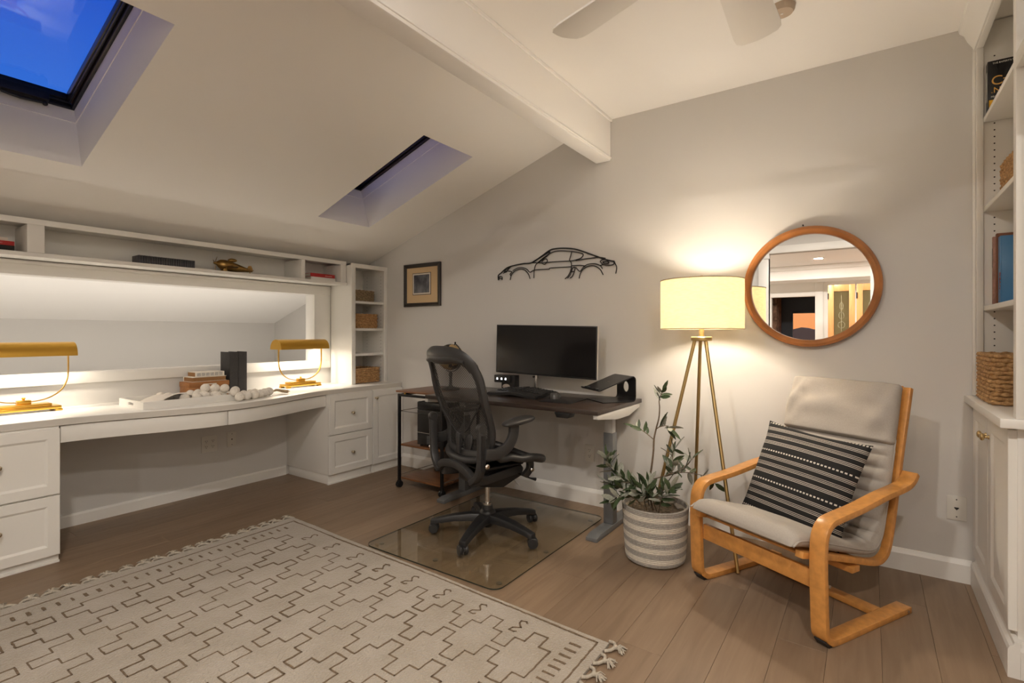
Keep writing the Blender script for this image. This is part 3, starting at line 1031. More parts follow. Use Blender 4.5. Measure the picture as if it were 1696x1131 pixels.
# right compartment
book('book', 'white book lying under a red one on the wall shelf', (0.185, -0.615, 1.6735), (0.030, 0.24, 0.17), None, M_WHITE, HP, group=SB)
b = book('book', 'bright red book lying on a white one on the wall shelf', (0.185, -0.62, 1.704), (0.030, 0.24, 0.17), None, M_RED, HP, group=SB)
MB().box(0.02, 0.09, -0.0862, -0.0852, 0.010, 0.016).build('spine_print', mat('pale_print', (0.65, 0.35, 0.30), 0.5), b)
# row of slim grey issues
rw_ = thing('magazine_row', 'row of slim dark grey journals on the wall shelf', 'journals', (0.16, -1.795, 1.6735))
issue = None
N_IS = 24
for k in range(N_IS):
    y = -0.165 + 0.33 * k / (N_IS - 1)
    if issue is None:
        o = MB().box(-0.055, 0.055, -0.0062, 0.0062, 0, 0.062).build('journal', mat('journal_grey', (0.075, 0.072, 0.08), 0.5, noise=0.5, scale=30), rw_, bevel=0.0012, seg=1)
        issue = o.data
    else:
        o = D.objects.new('journal', issue)
        COL.objects.link(o)
        o.parent = rw_
    o.location = (random.uniform(-0.0015, 0.0015), y, 0)

# right-hand bookcase books (covers face the camera side, spines towards the room)
def standing(label, x0, y0, z0, w, th, h, cover, pages=M_PAPER, group='books in the right-hand bookcase'):
    t = thing('book', label, 'book', (x0 + w / 2, y0 - th / 2, z0), group=group)
    MB().box(-w / 2 + 0.006, w / 2 - 0.004, -th / 2 + 0.003, th / 2 - 0.003, 0.004, h - 0.004).build('pages', pages, t)
    c = MB()
    c.box(-w / 2 + 0.004, w / 2, -th / 2, -th / 2 + 0.003, 0, h)
    c.box(-w / 2 + 0.004, w / 2, th / 2 - 0.003, th / 2, 0, h)
    c.box(-w / 2, -w / 2 + 0.005, -th / 2, th / 2, 0, h)
    c.build('cover', cover, t, bevel=0.0015)
    return t
b = standing('black programming book with gold C# title on the highest shelf of the bookcase', 4.606, -0.028, 2.2505, 0.19, 0.045, 0.245, M_BLKCOVER)
yf = -0.0233
text_mesh('title', 'C#', 0.060, M_GOLDPRINT, b, axes((-0.084, yf, 0.130), (1, 0, 0), (0, 0, 1)))
text_mesh('title', '.NET', 0.036, M_GOLDPRINT, b, axes((-0.084, yf, 0.094), (1, 0, 0), (0, 0, 1)))
text_mesh('lettering', "THE EXPERT'S VOICE IN .NET", 0.0105, M_WHITEPRINT, b, axes((-0.078, yf, 0.228), (1, 0, 0), (0, 0, 1)))
text_mesh('lettering', 'PRO', 0.012, M_WHITEPRINT, b, axes((-0.084, yf, 0.072), (1, 0, 0), (0, 0, 1)))
MB().box(-0.0905, 0.094, yf - 0.0004, yf + 0.0005, 0.002, 0.062).build('yellow_band', M_YELLOW, b)
MB().box(-0.0955, -0.0949, -0.012, 0.012, 0.06, 0.20).build('spine_print', mat('grey_print', (0.35, 0.33, 0.30), 0.5), b)
b = standing('thin faded rose book beside the blue one on the bookcase', 4.628, -0.026, 1.3505, 0.24, 0.022, 0.325, M_PINKBOOK)
MB().box(-0.1206, -0.1199, -0.008, 0.008, 0.18, 0.27).build('spine_label', mat('spine_label_grey', (0.16, 0.12, 0.10), 0.5), b)
standing('brown cloth book between the rose and the blue one on the bookcase', 4.636, -0.050, 1.3505, 0.25, 0.030, 0.335, M_BROWNBOOK)
b = standing('large glossy blue book on the lower shelf of the right-hand bookcase', 4.640, -0.086, 1.3505, 0.25, 0.050, 0.315, M_BLUE)
MB().lathe([(0.095, 0), (0.095, 0.0006)], c=(0.035, -0.0258, 0.12), n=40, axis='y').build('round_print', M_DBLUE, b)
text_mesh('lettering', 'DEAN', 0.03, M_REDPRINT, b, axes((-0.1256, -0.008, 0.15), (0, 0, -1), (0, -1, 0)))
MB().box(0.03, 0.05, -0.0262, -0.0255, 0.17, 0.285).build('red_print', M_REDPRINT, b)
# ================================================================== ON THE DESK WALL
def bankers_lamp(y, label):
    t = thing('desk_lamp', label, 'lamp', (0.165, y, ZT), group='brass desk lamps')
    b = MB()
    b.box(-0.062, 0.062, -0.155, 0.155, 0.012, 0.030)
    b.build('base', M_BRASS, t, bevel=0.0015)
    MB().box(-0.047, 0.047, -0.115, 0.115, 0.0301, 0.046).build('upper_step', M_BRASS, t, bevel=0.0015)
    for sx in (-1, 1):
        for sy in (-1, 1):
            MB().box(sx * 0.05 - 0.014, sx * 0.05 + 0.014, sy * 0.143 - 0.016, sy * 0.143 + 0.016, 0.0, 0.012).build('foot', M_BRASS, t, bevel=0.001)
    MB().box(-0.02, 0.02, -0.030, 0.030, 0.0461, 0.070).build('block', M_BRASS, t, bevel=0.002)
    MB().lathe([(0.006, 0.070), (0.006, 0.076), (0.009, 0.080), (0.007, 0.086), (0.002, 0.088)], n=14).build('switch_knob', M_BRASS, t, smooth=60)
    pts = [(0, -0.200, 0.335), (0, -0.200, 0.225), (0, -0.193, 0.17), (0, -0.170, 0.12), (0, -0.125, 0.082), (0, -0.07, 0.063), (0, 0, 0.058), (0, 0.07, 0.063), (0, 0.125, 0.082), (0, 0.170, 0.12), (0, 0.193, 0.17), (0, 0.200, 0.225), (0, 0.200, 0.335)]
    MB().strip(smoothline(pts, 4), (1, 0, 0), 0.014, 0.005).build('arm', M_BRASS, t, smooth=40)
    # half-round shade, closed ends
    n, R, HL = 20, 0.082, 0.225
    sh = MB()
    zs = 0.322
    prof = [(R * math.cos(math.pi * k / n), zs + 0.082 * math.sin(math.pi * k / n) ** 0.9) for k in range(n + 1)]
    inn = [((R - 0.003) * math.cos(math.pi * k / n), zs + 0.079 * math.sin(math.pi * k / n) ** 0.9) for k in range(n, -1, -1)]
    sh.prism(prof + inn, 'y', -HL + 0.004, HL - 0.004)
    sh.prism(prof, 'y', -HL, -HL + 0.004)
    sh.prism(prof, 'y', HL - 0.004, HL)
    sh.build('shade', M_BRASS, t, smooth=40)
    tb_ = MB()
    tb_.tube([(0, -0.16, 0.352), (0, 0.16, 0.352)], 0.010, 12)
    tb_.build('tube_bulb', M_TUBE, t, smooth=50)
    light('desk_lamp_light', 'AREA', (0, 0, 0.336), P_DESK_LAMP, WARM, t, shape='RECTANGLE', size=0.05, size_y=0.34)
    return t
bankers_lamp(-0.765, 'brass desk lamp with half-round shade beside the corner shelf tower')
bankers_lamp(-2.515, 'brass desk lamp with half-round shade at the left edge of the picture')

# tray
t = thing('tray', 'shallow white tray with cut-out handles on the curved worktop', 'tray', (0.437, -1.79, ZT))
LX, LY, TH = 0.375, 0.59, 0.046
MB().box(-LX / 2 + 0.006, LX / 2 - 0.006, -LY / 2 + 0.006, LY / 2 - 0.006, 0.0, 0.008).build('bottom', M_WHITE, t)
for s in (-1, 1):
    MB().box(min(s * LX / 2, s * (LX / 2 - 0.010)), max(s * LX / 2, s * (LX / 2 - 0.010)), -LY / 2, LY / 2, 0, TH).build('long_side', M_WHITE, t, bevel=0.001)
for s in (-1, 1):
    e = MB()
    ya, yb = sorted((s * LY / 2, s * (LY / 2 - 0.010)))
    xi = LX / 2 - 0.010
    e.box(-xi, xi, ya, yb, 0, 0.016)
    e.box(-xi, xi, ya, yb, 0.032, TH)
    e.box(-xi, -0.038, ya, yb, 0.016, 0.032)
    e.box(0.038, xi, ya, yb, 0.016, 0.032)
    e.build('end_side', M_WHITE, t)
# open magazine in the tray
mg = thing('magazine', 'open magazine with curling pages lying in the white tray', 'magazine', (0.445, -1.922, ZT + 0.0085), math.radians(20))
for k in range(5):
    def fn(u, v, k=k):
        yy = -0.13 + 0.26 * v
        xx = -0.09 + 0.18 * u
        z = 0.004 + 0.003 * k + (0.010 + 0.006 * k) * math.sin(math.pi * v) + 0.006 * u * k / 2
        return ((xx + 0.008 * k, yy + 0.004 * k, z), (0, 0, 1))
    MB().shell(fn, 4, 14, 0.0012).build('page', [mat('magazine_page_a', (0.66, 0.60, 0.54), 0.4), mat('magazine_page_b', (0.46, 0.41, 0.38), 0.35, noise=0.4, scale=9), mat('magazine_page_c', (0.58, 0.52, 0.47), 0.4)][k % 3] if k < 4 else mat('magazine_page_a', (0.66, 0.60, 0.54), 0.4), mg, smooth=60)

# wooden box, two books on it, two dark books standing behind
t = thing('wooden_box', 'tan wooden keepsake box behind the tray', 'box', (0.163, -1.535, ZT))
MB().box(-0.075, 0.075, -0.135, 0.135, 0.0, 0.073).build('box_body', M_TAN, t, bevel=0.002)
MB().box(-0.077, 0.077, -0.138, 0.138, 0.0735, 0.108).build('lid', M_TAN, t, bevel=0.002)
MB().box(0.0772, 0.084, -0.045, 0.045, 0.088, 0.094).build('pull', M_PAPER, t, bevel=0.001)
SB2 = 'books on the wooden box'
b = book('book', 'wide cream book with brown page edges lying on the wooden box', (0.158, -1.530, ZT + 0.1085), (0.034, 0.235, 0.145), None, M_PAPER, -HP, pages=M_PAGES, group=SB2)
b = book('book', 'cream cloth book with a pale lettered spine, top of the stack on the wooden box', (0.158, -1.525, ZT + 0.143), (0.034, 0.20, 0.13), None, M_PAPER, HP, pages=M_PAGES, group=SB2)
sp = MB()
for k in range(6):
    sp.box(-0.088 + k * 0.030, -0.064 + k * 0.030, -0.0656, -0.0649, 0.006, 0.028)
sp.build('spine_label', mat('pale_grey_print', (0.48, 0.46, 0.43), 0.7, noise=0.4, scale=220), b)
def stand_dark(label, y, w):
    t = thing('book', label, 'book', (0.150, y, ZT), group='dark books standing on the worktop')
    h, dp = 0.315, 0.145
    MB().box(-dp / 2 + 0.004, dp / 2 - 0.006, -w / 2 + 0.003, w / 2 - 0.003, 0.003, h - 0.004).build('pages', M_PAPER, t)
    c = MB()
    c.box(-dp / 2, dp / 2 - 0.004, -w / 2, -w / 2 + 0.003, 0, h)
    c.box(-dp / 2, dp / 2 - 0.004, w / 2 - 0.003, w / 2, 0, h)
    n = 10
    arc = [(dp / 2 - 0.006 + 0.006 * math.sin(math.pi * k / n), -w / 2 * math.cos(math.pi * k / n)) for k in range(n + 1)]
    c.prism(arc + [(dp / 2 - 0.009, w / 2), (dp / 2 - 0.009, -w / 2)], 'z', 0, h)
    c.build('cover', M_DARKBOOK, t, smooth=40)
    return t
stand_dark('charcoal cloth book standing upright, the one nearer the tray', -1.352, 0.062)
stand_dark('charcoal cloth book standing upright, the one nearer the corner', -1.287, 0.064)

# wooden bead garland spilling over the tray
gar = thing('bead_garland', 'garland of large white-washed wooden beads trailing out of the tray', 'garland', (0.5, -1.6, ZT))
ZB = ZT + 0.0315
HB = ZT + 0.0395
bead_path = [(0.345, -1.890, HB), (0.405, -1.868, HB), (0.47, -1.835, HB), (0.535, -1.825, HB), (0.572, -1.765, HB), (0.548, -1.705, HB),
             (0.485, -1.690, HB), (0.425, -1.700, HB), (0.362, -1.715, HB), (0.338, -1.655, HB), (0.392, -1.625, HB), (0.455, -1.622, HB), (0.517, -1.630, HB), (0.572, -1.645, HB),
             (0.460, -1.665, HB + 0.044), (0.510, -1.625, HB + 0.044), (0.545, -1.580, HB + 0.040), (0.575, -1.525, HB + 0.022),
             (0.637, -1.560, ZT + 0.062), (0.668, -1.492, ZB), (0.690, -1.552, ZB), (0.652, -1.430, ZB), (0.622, -1.375, ZB), (0.588, -1.322, ZB), (0.555, -1.270, ZB),
             (0.605, -1.482, ZB), (0.585, -1.425, ZB), (0.550, -1.375, ZB)]
bead_me = None
rg = random.Random(5)
for k, p in enumerate(bead_path):
    if bead_me is None:
        o = MB().sphere((0, 0, 0), (0.031, 0.031, 0.029), 18, 12).build('bead', M_BEAD, gar, smooth=70)
        bead_me = o.data
    else:
        o = D.objects.new('bead', bead_me)
        COL.objects.link(o)
        o.parent = gar
    o.location = (p[0] - 0.5, p[1] + 1.6, p[2] - ZT)
    o.rotation_euler = (rg.uniform(0, 3), rg.uniform(0, 3), rg.uniform(0, 3))
tz = MB()
for k in range(40):
    a, q = rg.uniform(-0.5, 0.5), rg.uniform(0.3, 1.0)
    sx, sy = 0.027, 0.36
    tz.tube([(sx, sy, 0.022), (sx + 0.02 * a, sy + 0.045, 0.022 + 0.018 * q), (sx + 0.010 + 0.07 * a, sy + 0.095 + 0.03 * q, 0.006 + 0.020 * rg.random())], 0.0030, 5)
tz.tube([(0.05, 0.335, 0.03), (0.027, 0.365, 0.018)], 0.006, 8)
tz.build('tassel', M_JUTE, gar)

# bronze airplane on the wall shelf
ap_ = thing('model_airplane', 'bronze propeller airplane figurine on the wall shelf', 'figurine', (0.20, -1.36, 1.673), math.radians(78))
# local x = nose direction reversed: nose at -x
def fus(u, v):
    xx = -0.105 + 0.25 * v
    r = [0.012, 0.034, 0.040, 0.040, 0.038, 0.034, 0.029, 0.023, 0.017, 0.012, 0.006]
    i = min(int(v * 10), 9)
    rr = r[i] + (r[i + 1] - r[i]) * (v * 10 - i)
    zc_ = 0.066 - 0.040 * v
    a = 2 * math.pi * u
    return (xx, rr * math.cos(a) * 0.9, zc_ + rr * math.sin(a))
MB().grid(fus, 20, 24, closed_u=True).build('fuselage', M_BRONZE, ap_, smooth=60)
wg = MB().prism([(-0.055, 0.0), (-0.05, 0.11), (-0.03, 0.15), (0.0, 0.15), (0.022, 0.10), (0.028, 0.0), (0.022, -0.10), (0.0, -0.15), (-0.03, -0.15), (-0.05, -0.11)], 'z', 0.036, 0.043)
wg.build('wing', M_BRONZE, ap_, bevel=0.002)
MB().prism([(0.105, 0.0), (0.108, 0.05), (0.125, 0.06), (0.14, 0.05), (0.142, 0.0), (0.14, -0.05), (0.125, -0.06), (0.108, -0.05)], 'z', 0.026, 0.031).build('tailplane', M_BRONZE, ap_, bevel=0.0015)
MB().prism([(0.10, 0.034), (0.118, 0.066), (0.135, 0.068), (0.146, 0.045), (0.145, 0.025)], 'y', -0.003, 0.003).build('fin', M_BRONZE, ap_, bevel=0.001)
pr = MB().lathe([(0.002, -0.125), (0.010, -0.115), (0.012, -0.105)], c=(0, 0, 0.068), n=14, axis='x')
for a in (25, 145, 265):
    c_, s_ = math.cos(math.radians(a)), math.sin(math.radians(a))
    pr.strip([(-0.112, 0, 0.068), (-0.112, 0.035 * c_, 0.068 + 0.035 * s_), (-0.112, 0.07 * c_, 0.068 + 0.07 * s_)], (0, -s_, c_), [0.006, 0.010, 0.004], 0.002)
pr.build('propeller', M_BRONZE, ap_, smooth=40)
ck = MB().sphere((0.005, 0, 0.098), (0.032, 0.014, 0.014), 14, 8)
ck.build('canopy', M_BRONZE, ap_, smooth=60)
for sy in (-0.045, 0.045):
    g = MB().tube([(-0.045, sy, 0.038), (-0.055, sy, 0.014)], 0.003, 8)
    g.lathe([(0.004, -0.005), (0.0138, -0.004), (0.0138, 0.004), (0.004, 0.005)], c=(-0.055, sy, 0.0139), n=16, axis='y')
    g.build('landing_wheel', M_BRONZE, ap_, smooth=40)
MB().tube([(0.125, 0, 0.022), (0.130, 0, 0.003)], 0.003, 8).build('tail_skid', M_BRONZE, ap_)

# outlets
def plate(name, label, O, U, N, w, h, kind):
    O, U, N = Vector(O), Vector(U), Vector(N)
    M = Matrix((U, Vector((0, 0, 1)), N)).transposed().to_4x4()
    t = thing(name, label, 'outlet', tuple(O))
    MB(M).prism(rrect(w, h, 0.004, 3), 'z', 0.0005, 0.006).build('plate', M_OUTLET, t, bevel=0.0015)
    d = MB(M)
    rc = MB(M)
    def recept(cx, cy):
        rc.prism([(cx + a, cy + b) for a, b in rrect(0.033, 0.028, 0.010, 4)], 'z', 0.006, 0.0072)
        d.box(cx - 0.0075, cx - 0.0050, cy - 0.001, cy + 0.008, 0.0072, 0.0078)
        d.box(cx + 0.0050, cx + 0.0075, cy - 0.001, cy + 0.007, 0.0072, 0.0078)
        d.lathe([(0.0026, 0.0072), (0.0026, 0.0078)], c=(cx, cy - 0.008, 0), n=10)
    if kind == 'quad':
        for cx in (-0.024, 0.024):
            for cy in (-0.021, 0.021): recept(cx, cy)
    elif kind == 'duo':
        for cy in (-0.021, 0.021): recept(0, cy)
    else:
        if kind == 'jack': d.lathe([(0.005, 0.006), (0.005, 0.0072)], n=14)
        else: d.prism([(-0.009, 0.004), (0.009, 0.004), (0.009, 0.000), (0, -0.010), (-0.009, 0.0)], 'z', 0.006, 0.0072)
        for cy in (-0.042, 0.042): d.lathe([(0.003, 0.006), (0.003, 0.0068)], c=(0, cy, 0), n=10)
    if rc.v: rc.build('receptacle', M_OUTLET, t)
    tag(d.build('slots', M_DARK, t), kind='stuff')
    return t
plate('wall_outlet', 'white four-socket outlet plate in the knee space under the desk', (0, -1.430, 0.374), (0, 1, 0), (1, 0, 0), 0.115, 0.125, 'quad')
plate('wall_jack', 'small white wall plate with a round jack in the knee space', (0, -1.262, 0.382), (0, 1, 0), (1, 0, 0), 0.072, 0.118, 'jack')
plate('wall_outlet', 'white two-socket outlet behind the standing desk', (2.510, 0, 0.365), (1, 0, 0), (0, -1, 0), 0.072, 0.118, 'duo')
plate('wall_jack', 'white wall plate with a dark port beside the right-hand cabinet', (4.502, 0, 0.359), (1, 0, 0), (0, -1, 0), 0.075, 0.118, 'port')

# ================================================================== ON THE BACK WALL
t = thing('framed_picture', 'small framed print with a wide tan mat near the corner', 'picture', (0.852, -0.0005, 1.654))
W, H = 0.452, 0.386
f = MB()
prof = [(0.0, -0.0), (0.0, -0.018), (0.010, -0.024), (0.026, -0.018), (0.034, -0.012), (0.034, 0.0)]
rings = []
for ins, d in prof:
    rings.append([(-W / 2 + ins, d, -H / 2 + ins), (W / 2 - ins, d, -H / 2 + ins), (W / 2 - ins, d, H / 2 - ins), (-W / 2 + ins, d, H / 2 - ins)])
fs = []
for i in range(len(rings) - 1):
    for k in range(4):
        fs.append((i * 4 + k, i * 4 + (k + 1) % 4, i * 4 + 4 + (k + 1) % 4, i * 4 + 4 + k))
f.add([p for r in rings for p in r], fs).build('frame', M_PICBLACK, t)
MB().box(-W / 2 + 0.03, W / 2 - 0.03, -0.008, -0.002, -H / 2 + 0.03, H / 2 - 0.03).build('mat_board', M_MAT, t)
MB().box(-0.118, 0.110, -0.0095, -0.008, -0.088, 0.110).build('inner_line', M_PICBLACK, t)
MB().box(-0.113, 0.105, -0.0105, -0.0095, -0.083, 0.105).build('print_border', M_PAPER, t)
def pic_mat():
    m = D.materials.new('dusky_print')
    m.use_nodes = True
    n, l = m.node_tree.nodes, m.node_tree.links
    b = n['Principled BSDF']
    tc = n.new('ShaderNodeTexCoord')
    mp = n.new('ShaderNodeMapping')
    mp.inputs['Scale'].default_value = (9, 1, 5)
    ns = n.new('ShaderNodeTexNoise')
    ns.inputs['Scale'].default_value = 1.4
    ns.inputs['Detail'].default_value = 5
    r = n.new('ShaderNodeValToRGB')
    r.color_ramp.elements[0].position = 0.35
    r.color_ramp.elements[0].color = (0.025, 0.028, 0.04, 1)
    r.color_ramp.elements[1].position = 0.72
    r.color_ramp.elements[1].color = (0.26, 0.27, 0.30, 1)
    l.new(tc.outputs['Object'], mp.inputs[0]); l.new(mp.outputs[0], ns.inputs[0]); l.new(ns.outputs['Fac'], r.inputs[0]); l.new(r.outputs[0], b.inputs['Base Color'])
    b.inputs['Roughness'].default_value = 0.4
    return m
pm_ = pic_mat()
MB().box(-0.100, 0.092, -0.0115, -0.0105, -0.070, 0.092).build('print', pm_, t)

CAR = [[(1.708,1.646),(1.708,1.684),(1.737,1.704),(1.79,1.738),(1.855,1.752),(1.945,1.76),(2.026,1.762),(2.117,1.806),(2.188,1.843),(2.246,1.849),(2.315,1.845),(2.393,1.832),(2.469,1.805),(2.544,1.774),(2.616,1.744),(2.667,1.726),(2.703,1.718)],[(2.026,1.762),(2.105,1.797),(2.182,1.831),(2.176,1.813),(2.123,1.785),(2.081,1.758)],[(2.078,1.753),(2.147,1.792),(2.2,1.823),(2.269,1.83),(2.371,1.816),(2.437,1.8),(2.464,1.786),(2.447,1.763),(2.404,1.752),(2.359,1.748),(2.258,1.752),(2.158,1.754)],[(2.371,1.814),(2.351,1.752)],[(2.404,1.747),(2.501,1.754),(2.585,1.755),(2.637,1.745)],[(2.026,1.762),(2.099,1.754),(2.158,1.754)],[(1.836,1.748),(1.816,1.736),(1.784,1.706),(1.764,1.713),(1.79,1.727),(1.836,1.748)],[(1.757,1.697),(1.79,1.714),(1.842,1.704),(1.823,1.688),(1.832,1.671)],[(1.713,1.646),(1.717,1.673),(1.744,1.671),(1.744,1.646)],[(1.717,1.659),(1.744,1.657)],[(1.823,1.642),(1.836,1.681),(1.868,1.709),(1.919,1.72),(1.964,1.707),(1.995,1.676),(2.01,1.639)],[(1.849,1.713),(1.894,1.731),(1.938,1.731),(1.982,1.714),(2.01,1.689),(2.05,1.704),(2.153,1.702),(2.182,1.701),(2.194,1.709),(2.315,1.706),(2.371,1.706)],[(2.099,1.767),(2.062,1.744),(2.048,1.699),(2.044,1.642)],[(2.354,1.751),(2.368,1.73),(2.365,1.686),(2.343,1.643),(2.315,1.62)],[(2.376,1.695),(2.359,1.647),(2.337,1.624)],[(2.376,1.695),(2.398,1.699),(2.393,1.67),(2.376,1.636),(2.357,1.623)],[(2.371,1.668),(2.395,1.67)],[(2.373,1.713),(2.437,1.711),(2.485,1.702)],[(2.404,1.698),(2.437,1.667),(2.464,1.694),(2.501,1.713),(2.554,1.713),(2.596,1.697),(2.614,1.673)],[(2.431,1.615),(2.442,1.652),(2.469,1.684),(2.512,1.7),(2.554,1.697),(2.596,1.67),(2.619,1.63)],[(2.596,1.727),(2.616,1.737),(2.657,1.73),(2.698,1.714),(2.693,1.696),(2.647,1.695),(2.611,1.709),(2.596,1.727)],[(2.616,1.721),(2.652,1.722),(2.662,1.708),(2.627,1.71),(2.616,1.721)],[(2.703,1.718),(2.708,1.704),(2.72,1.675),(2.713,1.632)],[(2.596,1.697),(2.622,1.703)],[(2.117,1.75),(2.123,1.77),(2.147,1.781),(2.164,1.772),(2.162,1.757),(2.141,1.741),(2.117,1.75)]]
t = thing('car_outline_art', 'black metal line-art outline of a sports coupe on the wall', 'wall art', (2.2, -0.015, 1.75))
nm = ['body_line', 'pillar', 'side_window', 'window_post', 'belt_line', 'hood_line', 'headlight', 'bumper_line', 'grille', 'grille_bar', 'front_wheel_arch', 'side_line', 'door_line', 'door_line', 'side_vent', 'side_vent', 'vent_bar', 'fender_line', 'rear_fender', 'rear_wheel_arch', 'tail_light', 'tail_light_inner', 'rear_bumper', 'rear_link', 'wing_mirror']
for q, pl in enumerate(CAR):
    pts = [(a - 2.2, 0.0, b - 1.75) for a, b in pl]
    if len(pts) > 3: pts = smoothline(pts, 4)
    MB().tube(pts, 0.0052 if q in (0, 1) else 0.0036, 6, up=(0, 1, 0)).build(nm[q], M_BLKMET, t, smooth=60)
for (a, b) in ((1.95, 1.76), (2.50, 1.79), (2.67, 1.726)):
    MB().lathe([(0.004, 0.0), (0.004, 0.0145)], c=(a - 2.2, 0.0, b - 1.75), n=8, axis='y').build('standoff', M_BLKMET, t)

# round mirror
t = thing('round_mirror', 'round wall mirror in a deep wooden frame above the armchair', 'mirror', (3.872, -0.001, 1.481))
R = 0.338
fr = MB()
prof = [(R - 0.040, -0.010), (R - 0.040, -0.030), (R - 0.034, -0.040), (R - 0.018, -0.048), (R - 0.004, -0.044), (R, -0.034), (R - 0.003, -0.012), (R - 0.014, 0.0), (R - 0.040, 0.0), (R - 0.040, -0.010)]
n = 72
vs, fs = [], []
for k in range(n):
    a = 2 * math.pi * k / n
    for r_, d in prof: vs.append((r_ * math.cos(a), d, r_ * math.sin(a)))
m = len(prof)
for k in range(n):
    for i in range(m - 1):
        k2 = (k + 1) % n
        fs.append((k * m + i, k * m + i + 1, k2 * m + i + 1, k2 * m + i))
fr.add(vs, fs).build('frame', M_FRAMEWOOD, t, smooth=40)
MB().lathe([(R - 0.039, -0.012), (R - 0.039, -0.008)], n=72, axis='y').build('mirror_glass', M_MIRROR, t)
MB().tube([(-0.03, -0.004, R + 0.010), (-0.03, -0.014, R + 0.012)], 0.004, 8).build('nail', M_DARK, t)

# ================================================================== FLOOR LAMP
LX_, LY_ = 3.377, -0.36
t = thing('floor_lamp', 'brass tripod floor lamp with a lit linen drum shade', 'lamp', (LX_, LY_, 0))
feet = [(196, 0.30), (322, 0.285), (114, 0.27)]
for ang, R_ in feet:
    a = math.radians(ang)
    c_, s_ = math.cos(a), math.sin(a)
    MB().tube([(0.035 * c_, 0.035 * s_, 1.185), (R_ * c_, R_ * s_, 0.004)], 0.0095, 14).build('leg', M_BRASS2, t, smooth=60)
MB().lathe([(0.052, 1.178), (0.056, 1.182), (0.056, 1.198), (0.052, 1.202)], n=32).build('hub', M_BRASS2, t, smooth=35)
MB().lathe([(0.014, 1.2021), (0.014, 1.30)], n=18).build('stem', M_BRASS2, t, smooth=60)
MB().lathe([(0.004, 1.30), (0.004, 1.515), (0.010, 1.516), (0.010, 1.540), (0.008, 1.543)], n=14, ).build('finial', M_BRASS2, t, smooth=60)
SR = 0.221
sh = MB().lathe([(SR, 1.245), (SR, 1.516), (SR - 0.002, 1.516), (SR - 0.002, 1.245), (SR, 1.245)], n=72, capa=False, capb=False)
shade = sh.build('lamp_shade', M_SHADE, t, smooth=40)
for z in (1.2445, 1.5165):
    MB().tube([(SR * math.cos(2 * math.pi * k / 64), SR * math.sin(2 * math.pi * k / 64), z) for k in range(64)], 0.0024, 6, closed=True).build('trim_ring', mat('shade_trim', (0.35, 0.27, 0.16), 0.7), shade, smooth=60)
sp_ = MB()
for k in range(3):
    a = 2 * math.pi * k / 3 + 0.5
    sp_.tube([(0.004 * math.cos(a), 0.004 * math.sin(a), 1.512), (SR * math.cos(a), SR * math.sin(a), 1.512)], 0.0018, 6)
sp_.build('spider', M_BRASS2, shade)
MB().lathe([(0.012, 1.30), (0.018, 1.315), (0.030, 1.345), (0.034, 1.37), (0.028, 1.395), (0.014, 1.408), (0.006, 1.41)], n=18).build('bulb', M_BULB, t, smooth=60)
light('floor_lamp_light', 'POINT', (0.0, 0.0, 1.37), P_FLOOR_LAMP, WARM, t, shadow_soft_size=0.045)
# ================================================================== STANDING DESK AND WHAT IS ON IT
DZ_ = 0.785
DX_0, DX_1, DY_0, DY_1 = 1.572, 2.905, -0.705, -0.030
t = thing('standing_desk', 'dark brown height-adjustable desk on grey T-legs', 'desk', (2.24, -0.36, 0))
ox, oy = 2.24, -0.36
def db(name, m, *b, bevel=0.002):
    return MB().box(b[0] - ox, b[1] - ox, b[2] - oy, b[3] - oy, b[4], b[5]).build(name, m, t, bevel=bevel)
db('desktop', M_ESPRESSO, DX_0, DX_1, DY_0, DY_1, DZ_ - 0.026, DZ_)
for xf, xa in ((1.586, 1.590), (2.778, 2.872)):
    MB().prism([(-0.60 - oy, 0.0), (-0.60 - oy, 0.022), (-0.55 - oy, 0.034), (-0.06 - oy, 0.034), (-0.03 - oy, 0.022), (-0.03 - oy, 0.0)], 'x', xf - ox, xf + 0.072 - ox).build('foot', M_GREY, t, bevel=0.002)
    db('column', M_GREY, xf + 0.004, xf + 0.068, -0.365, -0.300, 0.034, 0.60, bevel=0.003)
    db('inner_column', M_LGREY, xf + 0.010, xf + 0.062, -0.358, -0.307, 0.55, 0.742, bevel=0.003)
    MB().prism([(-0.695 - oy, 0.758), (-0.695 - oy, 0.735), (-0.42 - oy, 0.700), (-0.24 - oy, 0.700), (-0.06 - oy, 0.735), (-0.06 - oy, 0.758)], 'x', xa - 0.030 - ox if xa < 2 else xa - ox, xa - ox if xa < 2 else xa + 0.030 - ox).build('side_bracket', M_LGREY, t, bevel=0.002)
db('crossbar', M_GREY, 1.66, 2.78, -0.36, -0.31, 0.715, 0.757)
cp = MB().prism([(2.63 - ox, 0.7585), (2.735 - ox, 0.7585), (2.720 - ox, 0.728), (2.645 - ox, 0.728)], 'y', -0.715 - oy, -0.64 - oy)
cp.build('control_pad', M_BLACK, t, bevel=0.002)

